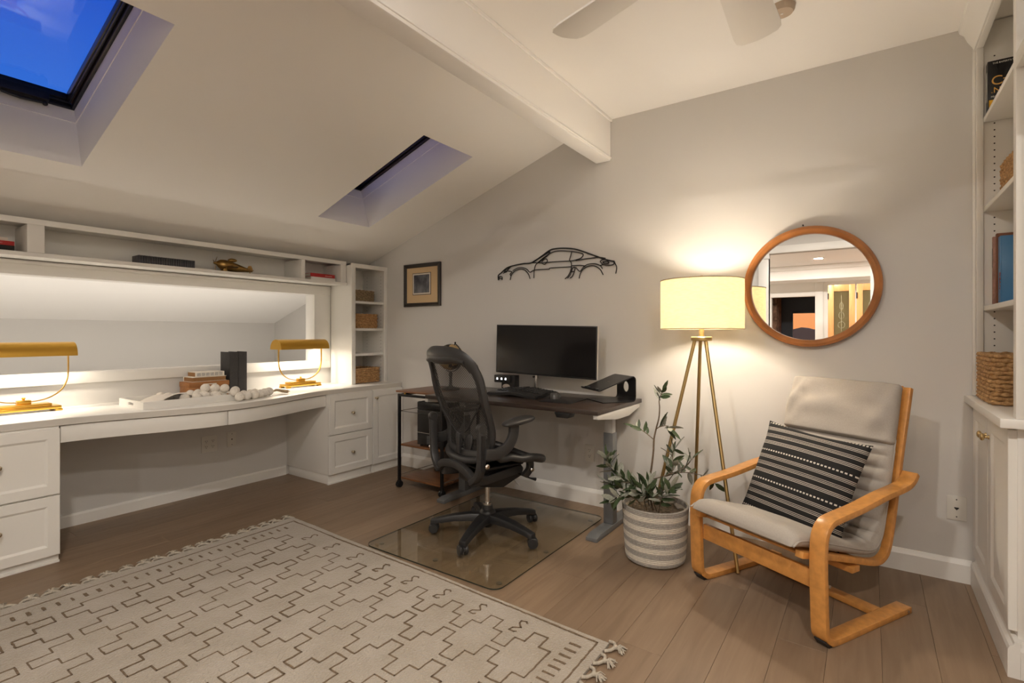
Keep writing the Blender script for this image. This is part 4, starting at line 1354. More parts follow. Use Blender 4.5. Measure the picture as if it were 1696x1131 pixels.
# monitor on a clamp arm
t = thing('monitor', 'wide black flat monitor on a silver clamp arm above the standing desk', 'monitor', (2.10, -0.075, DZ_))
MM = Matrix.Translation((0.145, -0.125, 0.312)) @ Matrix.Rotation(math.radians(1.3), 4, 'Y')
MB(MM).box(-0.418, 0.418, 0.0, 0.022, -0.181, 0.181).build('housing', M_LGREY, t, bevel=0.003)
MB(MM).box(-0.4165, 0.4165, -0.004, 0.0, -0.1795, 0.1795).build('bezel', M_BLACK, t, bevel=0.001)
MB(MM).box(-0.409, 0.409, -0.0052, -0.004, -0.168, 0.172).build('screen', M_SCREEN, t)
MB(MM).box(-0.12, 0.12, 0.022, 0.05, -0.09, 0.09).build('rear_housing', M_LGREY, t, bevel=0.006)
MB().tube([(0, 0, 0.012), (0, 0, 0.34)], 0.013, 16).build('post', M_CHROME, t, smooth=60)
MB().lathe([(0.055, 0.0), (0.055, 0.008), (0.030, 0.014), (0.016, 0.020)], n=28).build('clamp_base', M_CHROME, t, smooth=35)
MB().tube([(0, 0, 0.312), (0.07, -0.01, 0.312), (0.145, -0.072, 0.312)], 0.014, 12).build('arm', M_CHROME, t, smooth=50)
MB().lathe([(0.020, 0.10), (0.020, 0.125)], n=18).build('collar', M_CHROME, t, smooth=40)
MB().tube([(0.0, -0.015, 0.112), (0.0, -0.035, 0.112)], 0.006, 10).build('collar_screw', M_BLACK, t)

# small device with three lit icons
t = thing('desk_device', 'small black desk device with three white lit icons left of the monitor', 'device', (1.900, -0.170, DZ_))
MB().box(-0.085, 0.060, -0.045, 0.030, 0.066, 0.122).build('head', M_SPEAKER, t, bevel=0.004)
MB().box(-0.035, 0.085, -0.02, 0.045, 0.0, 0.121).build('stand', M_SPEAKER, t, bevel=0.004)
MB().box(-0.06, 0.06, -0.05, 0.045, 0.0, 0.010).build('base', M_SPEAKER, t, bevel=0.003)
MB().sphere((0.012, -0.022, 0.036), (0.034, 0.012, 0.020), 16, 10).build('knob', mat('pale_rubber', (0.45, 0.38, 0.33), 0.5), t, smooth=60)
for xx in (-0.055, -0.015, 0.022):
    MB().prism([(xx - 0.007, 0.088), (xx + 0.007, 0.088), (xx + 0.005, 0.102), (xx - 0.005, 0.102)], 'y', -0.0462, -0.045).build('icon', emit('icon_glow', (0.9, 0.92, 1.0), 1.3) if 'icon_glow' not in MATS else MATS['icon_glow'], t)

# keyboard
t = thing('keyboard', 'black curved ergonomic keyboard on the standing desk', 'keyboard', (2.155, -0.365, DZ_), math.radians(-4))
def kb(u, v):
    x_ = -0.215 + 0.43 * u
    y_ = -0.115 + 0.24 * v + 0.025 * math.cos(x_ * 7)
    z_ = 0.010 + 0.018 * v + 0.012 * math.exp(-(x_ / 0.09) ** 2)
    return ((x_, y_, z_), (0, 0, 1))
MB().shell(kb, 26, 12, 0.016).build('case', M_BLACK, t, smooth=50)
key_me = None
for r_ in range(5):
    for c_ in range(15):
        x_ = -0.188 + 0.0268 * c_
        if abs(x_) < 0.012: continue
        v_ = 0.44 + r_ * 0.115
        p, _ = kb((x_ + 0.215) / 0.43, v_)
        if key_me is None:
            o = MB().prism(rrect(0.0215, 0.0225, 0.003, 2), 'z', 0, 0.008).build('key', M_GRAPH, t, bevel=0.001, seg=1)
            key_me = o.data
        else:
            o = D.objects.new('key', key_me)
            COL.objects.link(o)
            o.parent = t
        o.location = (p[0], p[1], p[2] + 0.0075)
def wr(u, v):
    x_ = -0.205 + 0.41 * u
    return ((x_, -0.112 + 0.085 * v + 0.025 * math.cos(x_ * 7), 0.0195 + 0.006 * math.sin(math.pi * v) + 0.012 * math.exp(-(x_ / 0.09) ** 2)), (0, 0, 1))
MB().shell(wr, 24, 6, 0.006).build('wrist_rest', M_GRAPH, t, smooth=60)

# mouse pad and mouse
mp_ = MB(Matrix.Rotation(math.radians(4), 4, 'Z')).prism(rrect(0.235, 0.30, 0.03, 6), 'z', 0, 0.004).build('mouse_pad', M_BLACK, bevel=0.001, loc=(2.515, -0.40, DZ_))
tag(mp_, 'black rectangular mouse pad in front of the laptop stand', 'mouse pad')
t = thing('computer_mouse', 'dark glossy computer mouse on the black pad', 'mouse', (2.437, -0.365, DZ_ + 0.0042), math.radians(15))
def ms(u, v):
    a = 2 * math.pi * u
    ph = v * math.pi / 2
    r_ = math.cos(ph) ** 0.6 if v < 1 else 0.0
    yy = 0.062 * math.sin(a) * r_
    xx = 0.037 * math.cos(a) * r_ * (1 - 0.15 * math.sin(a))
    return (xx, yy, 0.042 * math.sin(ph) * (1 - 0.25 * math.sin(a) * r_))
mb = MB().grid(ms, 28, 10, closed_u=True)
mb.f.append(tuple(range(27, -1, -1)))
mb.build('shell', mat('mouse_gloss', (0.05, 0.048, 0.046), 0.22), t, smooth=60)
MB().lathe([(0.004, -0.004), (0.010, -0.003), (0.010, 0.003), (0.004, 0.004)], c=(0, 0.035, 0.030), n=14, axis='x').build('scroll_wheel', M_GRAPH, t, smooth=40)

# laptop stand: bent plate with a round cable hole
t = thing('laptop_stand', 'empty black bent-metal laptop stand at the right end of the desk', 'laptop stand', (2.845, -0.150, DZ_), math.radians(-37))
# local x = width, local -y = towards the user
w2, th = 0.115, 0.004
prof = [(-0.23, 0.003), (-0.03, 0.003), (-0.012, 0.006), (-0.003, 0.016), (0.0, 0.030)]
MB().strip([(0, a, b) for a, b in prof], (1, 0, 0), 2 * w2, 0.006).build('base_plate', M_BLKMET, t, smooth=40)
z0_, z1_ = 0.030, 0.140
n = 32
hc_, hr = (0.0, 0.088), 0.034
outer, inner = [], []
for k in range(n):
    a = 2 * math.pi * (k + 0.5) / n
    c_, s_ = math.cos(a), math.sin(a)
    f_ = min(w2 / abs(c_) if abs(c_) > 1e-6 else 9, ((z1_ - hc_[1]) if s_ > 0 else (hc_[1] - z0_)) / abs(s_) if abs(s_) > 1e-6 else 9)
    outer.append((c_ * f_, hc_[1] + s_ * f_))
    inner.append((hr * c_, hc_[1] + hr * s_))
for cx_, cz_, q in ((w2, z1_, 0), (-w2, z1_, 1), (-w2, z0_, 2), (w2, z0_, 3)):
    i = min(range(n), key=lambda j: (outer[j][0] - cx_) ** 2 + (outer[j][1] - cz_) ** 2)
    outer[i] = (cx_, cz_)
vs, fs = [], []
for yy in (-0.003, 0.003):
    vs += [(a, yy, b) for a, b in outer] + [(a, yy, b) for a, b in inner]
for k in range(n):
    k2 = (k + 1) % n
    fs += [(k, k2, n + k2, n + k), (2 * n + k, 3 * n + k, 3 * n + k2, 2 * n + k2), (k, 2 * n + k, 2 * n + k2, k2), (n + k, n + k2, 3 * n + k2, 3 * n + k)]
MB().add(vs, fs).build('riser', M_BLKMET, t)
prof = [(0.0, 0.140), (-0.004, 0.152), (-0.014, 0.160), (-0.028, 0.158), (-0.25, 0.078), (-0.262, 0.078), (-0.268, 0.086)]
MB().strip([(0, a, b) for a, b in prof], (1, 0, 0), 2 * w2, 0.006).build('tray_plate', M_BLKMET, t, smooth=40)
for xx in (-0.06, 0.06):
    MB().box(xx - 0.02, xx + 0.02, -0.262, -0.24, 0.084, 0.092).build('rubber_stop', M_BLACK, t, bevel=0.002)
MB(Matrix.Translation((0, -0.13, 0.1235)) @ Matrix.Rotation(math.radians(19.8), 4, 'X')).box(-0.012, 0.012, -0.003, 0.003, 0.0, 0.0012).build('badge', M_CHROME, t)

# ================================================================== ROLLING CART WITH PC, BIN, GLOBE
t = thing('rolling_cart', 'three-tier rolling cart with walnut boards and black posts beside the desk', 'cart', (1.31, -0.28, 0))
ox, oy = 1.31, -0.28
CX0, CX1, CY0, CY1_ = 1.085, 1.540, -0.495, -0.065
for xx in (CX0, CX1):
    for yy in (CY0, CY1_):
        MB().box(xx - 0.010 - ox, xx + 0.010 - ox, yy - 0.010 - oy, yy + 0.010 - oy, 0.055, 0.742).build('post', M_BLKMET, t, bevel=0.001)
        c = MB()
        c.box(xx - 0.012 - ox, xx + 0.012 - ox, yy - 0.012 - oy, yy + 0.012 - oy, 0.040, 0.056)
        c.lathe([(0.006, -0.017), (0.0245, -0.016), (0.0255, -0.012), (0.0255, -0.004), (0.020, -0.002), (0.020, 0.002), (0.0255, 0.004), (0.0255, 0.012), (0.0245, 0.016), (0.006, 0.017)], c=(xx - ox, yy - oy, 0.0256), n=20, axis='x')
        c.build('caster', M_BLACK, t, smooth=40)
for yy in (CY0, CY1_):
    MB().box(CX0 + 0.010 - ox, CX1 - 0.010 - ox, yy - 0.008 - oy, yy + 0.008 - oy, 0.722, 0.741).build('top_bar', M_BLKMET, t, bevel=0.001)
for xx in (CX0, CX1):
    MB().box(xx - 0.008 - ox, xx + 0.008 - ox, CY0 + 0.010 - oy, CY1_ - 0.010 - oy, 0.722, 0.741).build('top_bar', M_BLKMET, t, bevel=0.001)
    for zz in (0.605, 0.10):
        MB().tube([(xx - ox, CY0 - oy, zz), (xx - ox, CY1_ - oy, zz)], 0.003, 8).build('side_wire', M_CHROME, t)
MB().tube([(CX0 - ox, CY0 - oy, 0.605), (CX1 - ox, CY0 - oy, 0.605)], 0.0022, 8).build('front_wire', M_BLKMET, t)
for xx in (CX0 + 0.06, CX1 - 0.06):
    for yy in (CY0 + 0.004, CY1_ - 0.03):
        MB().lathe([(0.008, 0.741), (0.008, 0.7535)], c=(xx - ox, yy - oy, 0), n=14).build('brass_spacer', M_BRASS, t, smooth=40)
MB().box(CX0 - 0.022 - ox, CX1 + 0.018 - ox, CY0 - 0.018 - oy, CY1_ + 0.015 - oy, 0.754, 0.768).build('top_board', M_WALNUT, t, bevel=0.002)
MB().box(CX0 + 0.012 - ox, CX1 - 0.012 - ox, CY0 + 0.004 - oy, -0.235 - oy, 0.330, 0.345).build('middle_board', M_WALNUT, t, bevel=0.002)
MB().box(CX0 + 0.012 - ox, CX1 - 0.012 - ox, CY0 + 0.004 - oy, CY1_ + 0.002 - oy, 0.068, 0.083).build('bottom_board', M_WALNUT, t, bevel=0.002)

t = thing('computer_tower', 'black computer tower on the middle board of the rolling cart', 'computer', (1.385, -0.362, 0.3455))
MB().box(-0.125, 0.125, -0.105, 0.115, 0.012, 0.345).build('case', M_BLACK, t, bevel=0.004)
for sx in (-1, 1):
    for sy in (-1, 1):
        MB().lathe([(0.012, 0), (0.014, 0.012)], c=(sx * 0.1, sy * 0.085, 0), n=14).build('foot', M_BLACK, t, smooth=40)
MB().box(-0.122, 0.122, -0.112, -0.105, 0.285, 0.342).build('drive_bay', M_BLKCOVER, t, bevel=0.002)
MB().box(-0.122, 0.122, -0.112, -0.105, 0.110, 0.280).build('front_panel', M_SPEAKER, t, bevel=0.002)
MB().box(-0.122, 0.122, -0.1135, -0.105, 0.105, 0.109).build('silver_line', M_CHROME, t)
MB().box(-0.122, 0.122, -0.112, -0.105, 0.014, 0.103).build('lower_panel', M_SPEAKER, t, bevel=0.002)
gv = MB()
for k in range(6): gv.box(-0.020, 0.030, -0.1135, -0.112, 0.028 + 0.011 * k, 0.033 + 0.011 * k)
gv.build('vent_slots', M_GREY, t)

t = thing('waste_bin', 'round smoky bin with a crumpled liner on the lowest board of the cart', 'bin', (1.225, -0.150, 0.0835))
MB().lathe([(0.062, 0.0), (0.066, 0.003), (0.078, 0.355), (0.081, 0.357), (0.081, 0.364), (0.075, 0.364), (0.063, 0.006)], n=32).build('bucket', M_BINWIRE, t, smooth=40)
def linr(u, v):
    a = 2 * math.pi * u
    r_ = 0.082 + 0.004 * math.sin(9 * a) - 0.002 * v
    return (r_ * math.cos(a), r_ * math.sin(a), 0.30 + 0.07 * v + 0.006 * math.sin(13 * a + 2 * v))
MB().grid(linr, 48, 6, closed_u=True).build('liner', M_TAPE, t, smooth=60)

t = thing('globe', 'tan tabletop globe with a dark meridian arm, behind the office chair', 'globe', (1.395, -0.235, 0.7685))
def globe_mat():
    m = D.materials.new('antique_globe_map')
    m.use_nodes = True
    n, l = m.node_tree.nodes, m.node_tree.links
    b = n['Principled BSDF']
    tc = n.new('ShaderNodeTexCoord')
    ns = n.new('ShaderNodeTexNoise')
    ns.inputs['Scale'].default_value = 13.0
    ns.inputs['Detail'].default_value = 5
    r = n.new('ShaderNodeValToRGB')
    r.color_ramp.interpolation = 'CONSTANT'
    r.color_ramp.elements[0].color = (0.52, 0.36, 0.17, 1)
    r.color_ramp.elements[1].position = 0.54
    r.color_ramp.elements[1].color = (0.035, 0.027, 0.02, 1)
    l.new(tc.outputs['Object'], ns.inputs[0]); l.new(ns.outputs['Fac'], r.inputs[0]); l.new(r.outputs[0], b.inputs['Base Color'])
    b.inputs['Roughness'].default_value = 0.25
    b.inputs['Metallic'].default_value = 0.3
    return m
GZ, GR = 0.262, 0.105
MB().sphere((0, 0, GZ), GR, 32, 20).build('ball', globe_mat(), t, smooth=60)
ax = math.radians(23)
pts = []
for k in range(25):
    a = math.radians(-90 + 180 * k / 24) - ax
    pts.append(((GR + 0.012) * math.cos(a), 0, GZ + (GR + 0.012) * math.sin(a)))
mm = MB().strip(pts, (0, 1, 0), 0.010, 0.005)
mm.tube([pts[-1], (Vector(pts[-1]) - Vector((0, 0, GZ))) * 0.85 + Vector((0, 0, GZ))], 0.004, 8)
mm.sphere(tuple((Vector(pts[-1]) - Vector((0, 0, GZ))) * 1.06 + Vector((0, 0, GZ))), 0.008, 10, 8)
mm.build('meridian', M_BLKMET, t, smooth=40)
MB().lathe([(0.075, 0), (0.075, 0.010), (0.06, 0.018), (0.02, 0.026), (0.011, 0.045), (0.011, 0.10), (0.016, 0.125), (0.010, 0.146)], n=28).build('stand', M_BLKMET, t, smooth=40)

# ================================================================== CHAIR MAT
t = thing('chair_mat', 'clear glass chair mat with rounded corners under the office chair', 'chair mat', (2.2425, -0.801, 0))
MW, MH = 0.945, 1.188
out = rrect(MW, MH, 0.055, 8)
MB().prism(out, 'z', 0.0062, 0.0122).build('glass_sheet', M_GLASSMAT, t)
vs = [(a, b, z) for z in (0.0060, 0.0120) for a, b in rrect(MW + 0.003, MH + 0.003, 0.056, 8)]
n = len(out)
MB().add(vs, [(k, (k + 1) % n, n + (k + 1) % n, n + k) for k in range(n)]).build('edge', M_GLASSEDGE, t)
for xx, yy in ((2.236, -1.303), (2.702 - 0.03, -0.876), (2.70 - 0.03, -1.315), (1.89, -0.874), (1.83, -1.32), (1.83, -0.28), (2.25, -0.28), (2.66, -0.30)):
    MB().lathe([(0.014, 0.0), (0.014, 0.0060)], c=(xx - 2.2425, yy + 0.801, 0), n=18).build('bumper', mat('clear_bumper', (0.16, 0.13, 0.10), 0.3), t, smooth=40)

# ================================================================== OFFICE CHAIR
OCX, OCY, OCZ = 2.258, -0.872, 0.0124
t = thing('office_chair', 'graphite mesh-back office chair facing the standing desk', 'chair', (OCX, OCY, OCZ), 0.0)
FA = math.radians(-18)
RF = Matrix.Rotation(FA, 4, 'Z')
# five-star base
HUBZ = 0.105
for k in range(5):
    a = math.radians(-4 + 72 * k)
    c_, s_ = math.cos(a), math.sin(a)
    Mk = Matrix.Rotation(a, 4, 'Z')
    arm = MB(Mk)
    sec = [(0.03, 0.128, 0.044, 0.050), (0.10, 0.128, 0.038, 0.044), (0.20, 0.115, 0.032, 0.036), (0.29, 0.096, 0.027, 0.032), (0.345, 0.082, 0.024, 0.032)]
    vs, fs = [], []
    for xx, zt, hw_, hh in sec:
        vs += [(xx, -hw_, zt - hh), (xx, hw_, zt - hh), (xx, hw_ * 0.8, zt), (xx, -hw_ * 0.8, zt)]
    for i in range(len(sec) - 1):
        for q in range(4):
            fs.append((i * 4 + q, i * 4 + (q + 1) % 4, i * 4 + 4 + (q + 1) % 4, i * 4 + 4 + q))
    e_ = (len(sec) - 1) * 4
    fs += [(3, 2, 1, 0), (e_, e_ + 1, e_ + 2, e_ + 3)]
    arm.add(vs, fs).build('base_arm', M_BLACK, t, bevel=0.005)
    ca = MB(Mk @ Matrix.Translation((0.332, 0, 0)) @ Matrix.Rotation(math.radians(40 + 47 * k), 4, 'Z'))
    ca.lathe([(0.010, 0.035), (0.010, 0.060)], n=12)
    for sgn in (-1, 1):
        ca.lathe([(0.010, sgn * 0.006), (0.027, sgn * 0.007), (0.0295, sgn * 0.010), (0.0295, sgn * 0.022), (0.026, sgn * 0.026), (0.010, sgn * 0.027)], c=(0.006, 0, 0.0297), n=22, axis='y')
    hood = [(0.006 + 0.0315 * math.cos(math.radians(q)), 0.0297 + 0.0315 * math.sin(math.radians(q))) for q in range(20, 181, 16)]
    ca.prism(hood, 'y', -0.006, 0.006)
    ca.build('caster', M_BLACK, t, smooth=40)
MB().lathe([(0.026, 0.045), (0.030, 0.050), (0.042, 0.075), (0.050, 0.130), (0.046, 0.140), (0.034, 0.150), (0.030, 0.175)], n=28).build('hub', M_BLACK, t, smooth=40)
MB().lathe([(0.026, 0.176), (0.026, 0.19), (0.0145, 0.192), (0.0145, 0.36)], n=20).build('gas_cylinder', M_CHROME, t, smooth=40)
# tilt mechanism
mch = MB(RF)
mch.prism([(-0.15, 0.345), (-0.10, 0.315), (-0.02, 0.30), (0.06, 0.285), (0.14, 0.315), (0.20, 0.335), (0.215, 0.38), (0.19, 0.41), (0.10, 0.425), (-0.08, 0.41), (-0.16, 0.40)], 'x', -0.085, 0.085)
mch.build('tilt_mechanism', M_BLACK, t, bevel=0.010)
for sx in (-1, 1):
    lk = MB(RF)
    lk.strip([(sx * 0.16, -0.22, 0.385), (sx * 0.145, -0.10, 0.375), (sx * 0.125, 0.05, 0.385), (sx * 0.135, 0.15, 0.40)], (1, 0, 0), 0.028, 0.05)
    lk.build('tilt_arm', M_GRAPH, t, bevel=0.006)
    lk = MB(RF)
    lk.strip(smoothline([(sx * 0.165, 0.15, 0.355), (sx * 0.185, 0.175, 0.40), (sx * 0.20, 0.165, 0.45), (sx * 0.205, 0.135, 0.475)], 4), (1, 0, 0), 0.030, 0.042)
    lk.build('seat_link', M_GRAPH, t, bevel=0.005)
    MB(RF).lathe([(0.013, 0), (0.013, 0.022), (0.009, 0.026)], c=(sx * 0.20 if sx > 0 else -0.226, 0.17, 0.405), n=18, axis='x').build('bolt', M_CHROME, t, smooth=40)
MB(RF).tube([(0.09, 0.15, 0.36), (0.19, 0.18, 0.345), (0.225, 0.19, 0.345)], [0.005, 0.005, 0.010], 10).build('tilt_lever', M_BLACK, t, smooth=50)
MB(RF).tube([(0.05, 0.16, 0.31), (0.075, 0.185, 0.275)], 0.0025, 6).build('cable', M_CHROME, t)
# seat: frame ring and mesh
def seat_pt(u):
    """rim of the seat pan, u around"""
    a = 2 * math.pi * u
    c_, s_ = math.cos(a), math.sin(a)
    p = 0.62
    x_ = 0.262 * math.copysign(abs(c_) ** p, c_) * (1 - 0.10 * (s_ < 0) * abs(s_))
    y_ = 0.050 + 0.250 * math.copysign(abs(s_) ** p, s_)
    z_ = 0.462 + 0.05 * (abs(x_) / 0.26) ** 2 * (0.6 + 0.4 * (y_ < 0)) 
    if y_ > 0.10: z_ -= 0.42 * (y_ - 0.10) ** 1.5
    if y_ < -0.08: z_ += 0.02
    return Vector((x_, y_, z_))
N_S = 56
rim = [seat_pt(k / N_S) for k in range(N_S)]
MB(RF).tube(rim, [0.021 if p.y < 0.1 else 0.024 for p in rim], 10, closed=True).build('seat_frame', M_GRAPH, t, smooth=60)
def seat_m(u, v):
    p = seat_pt(u)
    c0 = Vector((0, 0.05, 0.448))
    q = c0.lerp(p, v)
    q.z = c0.z + (p.z - c0.z) * v ** 2
    return tuple(q)
MB(RF).grid(seat_m, N_S, 8, closed_u=True).build('seat_mesh', M_MESH2, t, smooth=80)
MB(RF).box(-0.15, 0.15, -0.14, 0.16, 0.425, 0.440).build('seat_bracket', M_BLACK, t, bevel=0.006)
# back: outline in (x, z), leaning
BACK = [(0.0, 1.100), (0.10, 1.098), (0.175, 1.080), (0.225, 1.035), (0.248, 0.97), (0.255, 0.90), (0.252, 0.82), (0.240, 0.74), (0.226, 0.66), (0.215, 0.58), (0.195, 0.535), (0.14, 0.515), (0.0, 0.508)]
def back_y(x_, z_):
    lean = -0.175 - 0.215 * (z_ - 0.5) - 0.16 * max(0, z_ - 0.98) 
    lum = 0.045 * math.exp(-((z_ - 0.66) / 0.12) ** 2)
    return lean + lum + 0.75 * x_ * x_
full = [(a, b) for a, b in BACK] + [(-a, b) for a, b in BACK[-2:0:-1]]
ringp = smoothline([(a, back_y(a, b), b) for a, b in full], 4, closed=True)
fb = MB(RF)
sec_pts = []
m_ = len(ringp)
vs, fs = [], []
cen = Vector((0, back_y(0, 0.82), 0.82))
for k, p in enumerate(ringp):
    nrm = (p - cen); nrm.y = 0; nrm.normalize()
    yv = Vector((0, 1, 0))
    wd = 0.027 + 0.012 * max(0, (0.80 - p.z)) + (0.010 if p.z > 1.02 else 0)
    for a, b in ((-wd, -0.012), (-wd * 0.5, -0.021), (wd * 0.6, -0.018), (wd, 0.0), (wd * 0.6, 0.018), (-wd * 0.6, 0.016), (-wd, 0.004)):
        vs.append(p + nrm * a + yv * b)
for k in range(m_):
    for q in range(7):
        fs.append((k * 7 + q, k * 7 + (q + 1) % 7, ((k + 1) % m_) * 7 + (q + 1) % 7, ((k + 1) % m_) * 7 + q))
fb.add(vs, fs).build('back_frame', M_GRAPH, t, smooth=50)
def bm_fn(u, v):
    p = Vector(ringp[int(round(u * m_)) % m_])
    q = cen.lerp(p, v)
    q.y = back_y(q.x, q.z)
    return tuple(q)
MB(RF).grid(bm_fn, m_, 10, closed_u=True).build('back_mesh', M_MESH, t, smooth=80)
# top carry lip on the back of the frame
def lip(u, v):
    x_ = -0.205 + 0.41 * u
    zt = 1.083 - 0.55 * max(0, abs(x_) - 0.12) ** 1.3
    z_ = zt - (0.050 - 0.55 * x_ * x_) * v
    return ((x_, back_y(x_, z_) - 0.020 - 0.010 * math.sin(math.pi * v), z_), (0, -1, 0))
MB(RF).shell(lip, 24, 6, 0.006).build('carry_lip', M_GRAPH, t, smooth=60)
# Y-shaped sacral support
def by(x_, z_, off=-0.028): return (x_, back_y(x_, z_) + off, z_)
for sx in (-1, 1):
    MB(RF).strip(smoothline([by(sx * 0.232, 0.815, -0.012), by(sx * 0.17, 0.745), by(sx * 0.085, 0.665, -0.034), by(sx * 0.014, 0.625, -0.04)], 5), (0.6, 0, sx * 0.8), 0.020, 0.010).build('support_arm', M_GRAPH, t, bevel=0.003)
    pd = MB(RF @ Matrix.Translation(by(sx * 0.055, 0.575, -0.005)) @ Matrix.Rotation(math.radians(sx * 20), 4, 'Y'))
    pd.sphere((0, 0, 0), (0.034, 0.012, 0.058), 18, 12)
    pd.build('sacral_pad', M_GRAPH, t, smooth=60)
MB(RF).strip([by(0, 0.635, -0.04), by(0, 0.58, -0.042), by(0, 0.515, -0.036)], (1, 0, 0), 0.034, 0.016).build('support_stem', M_GRAPH, t, bevel=0.004)
# uprights (kinematic side frames) and arms
for sx in (-1, 1):
    up_ = MB(RF)
    up_.strip(smoothline([(sx * 0.175, -0.225, 0.385), (sx * 0.225, -0.222, 0.42), (sx * 0.258, -0.222, 0.48), (sx * 0.268, -0.222, 0.58), (sx * 0.268, -0.225, 0.69)], 5), (0.15, 1, 0), 0.046, 0.034)
    up_.build('upright', M_GRAPH, t, bevel=0.007)
    MB(RF).lathe([(0.024, -0.018), (0.028, -0.012), (0.028, 0.012), (0.024, 0.018)], c=(sx * 0.268, -0.225, 0.695), n=20, axis='x').build('pivot', M_GRAPH, t, smooth=40)
    MB(RF).box(sx * 0.286 - 0.002, sx * 0.286 + 0.002, -0.234, -0.212, 0.47, 0.66).build('height_slot', M_BLACK, t)
    a_ = MB(RF)
    a_.strip(smoothline([(sx * 0.290, -0.215, 0.56), (sx * 0.295, -0.14, 0.555), (sx * 0.297, -0.07, 0.585), (sx * 0.293, -0.03, 0.64), (sx * 0.290, -0.02, 0.70)], 5), (1, 0, 0), 0.026, 0.062)
    a_.build('arm_support', M_GRAPH, t, bevel=0.008)
    pdm = MB(RF @ Matrix.Translation((sx * 0.285, 0.015, 0.716)) @ Matrix.Rotation(math.radians(sx * 12), 4, 'Z'))
    def pad(u, v):
        a = 2 * math.pi * u
        ph = -math.pi / 2 + math.pi * v
        cx_ = math.copysign(abs(math.cos(a)) ** 0.7, math.cos(a))
        cy_ = math.copysign(abs(math.sin(a)) ** 0.7, math.sin(a))
        r_ = math.cos(ph) ** 0.55 if 0 < v < 1 else 0
        return (0.046 * cx_ * r_ * (1 + 0.12 * cy_), 0.125 * cy_ * r_, 0.019 * math.sin(ph) + 0.008 * (cy_ * r_) )
    pdm.grid(pad, 28, 12, closed_u=True)
    pdm.build('arm_pad', mat('arm_vinyl', (0.03, 0.029, 0.029), 0.38), t, smooth=60)
    MB(RF).lathe([(0.010, 0), (0.014, 0.010), (0.008, 0.016)], c=(sx * 0.305 if sx > 0 else -0.321, -0.215, 0.50), n=14, axis='x').build('arm_knob', M_CHROME, t, smooth=40)
# cross bar joining the uprights under the back
MB(RF).strip(smoothline([(-0.19, -0.222, 0.40), (-0.12, -0.23, 0.44), (0, -0.225, 0.455), (0.12, -0.23, 0.44), (0.19, -0.222, 0.40)], 5), (0, 1, 0), 0.035, 0.045).build('back_yoke', M_GRAPH, t, bevel=0.006)
# ================================================================== RUG
RX0_, RX1_, RYB = 1.038, 3.318, -3.25
def redge(x): return -1.386 - 0.038 * (x - 1.035)
t = thing('rug', 'ivory wool rug with brown stepped line pattern and tasselled ends', 'rug', (2.18, -2.3, 0))
ox, oy = 2.18, -2.3
def rgf(u, v):
    x_ = RX0_ + (RX1_ - RX0_) * u
    y_ = RYB + (redge(x_) - RYB) * v
    e = min(u, 1 - u) * 2.3
    f = min(v, 1 - v) * 1.8
    z = 0.0075 + 0.0015 * math.sin(x_ * 9 + y_ * 5) * math.sin(y_ * 7 - x_ * 3)
    return ((x_ - ox, y_ - oy, z), (0, 0, 1))
MB().shell(rgf, 60, 44, 0.0115).build('pile', M_RUG, t, smooth=60)
rg = random.Random(11)
ZP = 0.0150
PX = 0.2188
def line_strip(mb, pts, w=0.0062):
    for (a, b) in zip(pts[:-1], pts[1:]):
        a, b = Vector((*a, 0)), Vector((*b, 0))
        L = (b - a).length
        n = max(1, int(L / 0.016))
        d = (b - a).normalized()
        s = Vector((-d.y, d.x, 0))
        prev = None
        vs, fs = [], []
        for k in range(n + 1):
            p = a.lerp(b, k / n) + s * rg.uniform(-0.0014, 0.0014)
            if k == 0: p = a - d * w * 0.3
            if k == n: p = b + d * w * 0.3
            ww = w * rg.uniform(0.72, 1.18) / 2
            vs += [(p.x + s.x * ww - ox, p.y + s.y * ww - oy, ZP), (p.x - s.x * ww - ox, p.y - s.y * ww - oy, ZP),
                   (p.x + s.x * ww - ox, p.y + s.y * ww - oy, ZP - 0.005), (p.x - s.x * ww - ox, p.y - s.y * ww - oy, ZP - 0.005)]
        for k in range(n):
            i = 4 * k
            fs += [(i, i + 1, i + 5, i + 4), (i + 1, i + 3, i + 7, i + 5), (i + 2, i, i + 4, i + 6)]
        mb.add(vs, fs)
def row_pts(yc, first_up):
    pts = [(1.257, yc)]
    s = 1 if first_up else -1
    for k in range(17):
        xc = 1.323 + k * PX / 2
        yy = yc + s * 0.072
        pts += [(xc - 0.032, yc), (xc - 0.032, yy), (xc + 0.032, yy), (xc + 0.032, yc)]
        s = -s
    pts.append((3.157, yc))
    return pts
for pair in range(5):
    ya = -1.652 - 0.3595 * pair
    yb = ya - 0.179
    mb = MB()
    line_strip(mb, row_pts(ya, True))
    line_strip(mb, row_pts(yb, False))
    line_strip(mb, [(1.257, ya), (1.257, yb)])
    line_strip(mb, [(3.157, ya), (3.157, yb)])
    mb.build('stepped_line', M_RUGLINE, t)
mb = MB()
line_strip(mb, [(1.113, -1.425), (1.6, -1.442), (2.2, -1.452), (2.8, -1.474), (3.279, -1.497)], 0.008)
line_strip(mb, [(3.279, -1.497), (3.284, -2.2), (3.284, -3.22)], 0.0065)
line_strip(mb, [(1.113, -1.425), (1.112, -2.2), (1.114, -3.22)], 0.0055)
mb.build('border_line', M_RUGLINE, t)
dsh = MB()
y = -1.56
while y > -3.2:
    line_strip(dsh, [(3.193, y), (3.238, y - 0.001)], 0.009)
    y -= 0.0405
y = -1.52
while y > -3.2:
    line_strip(dsh, [(1.166, y), (1.202, y)], 0.014 * rg.uniform(0.6, 1.1))
    y -= 0.0495
tag(dsh.build('dash_marks', M_RUGLINE, t), kind='stuff')
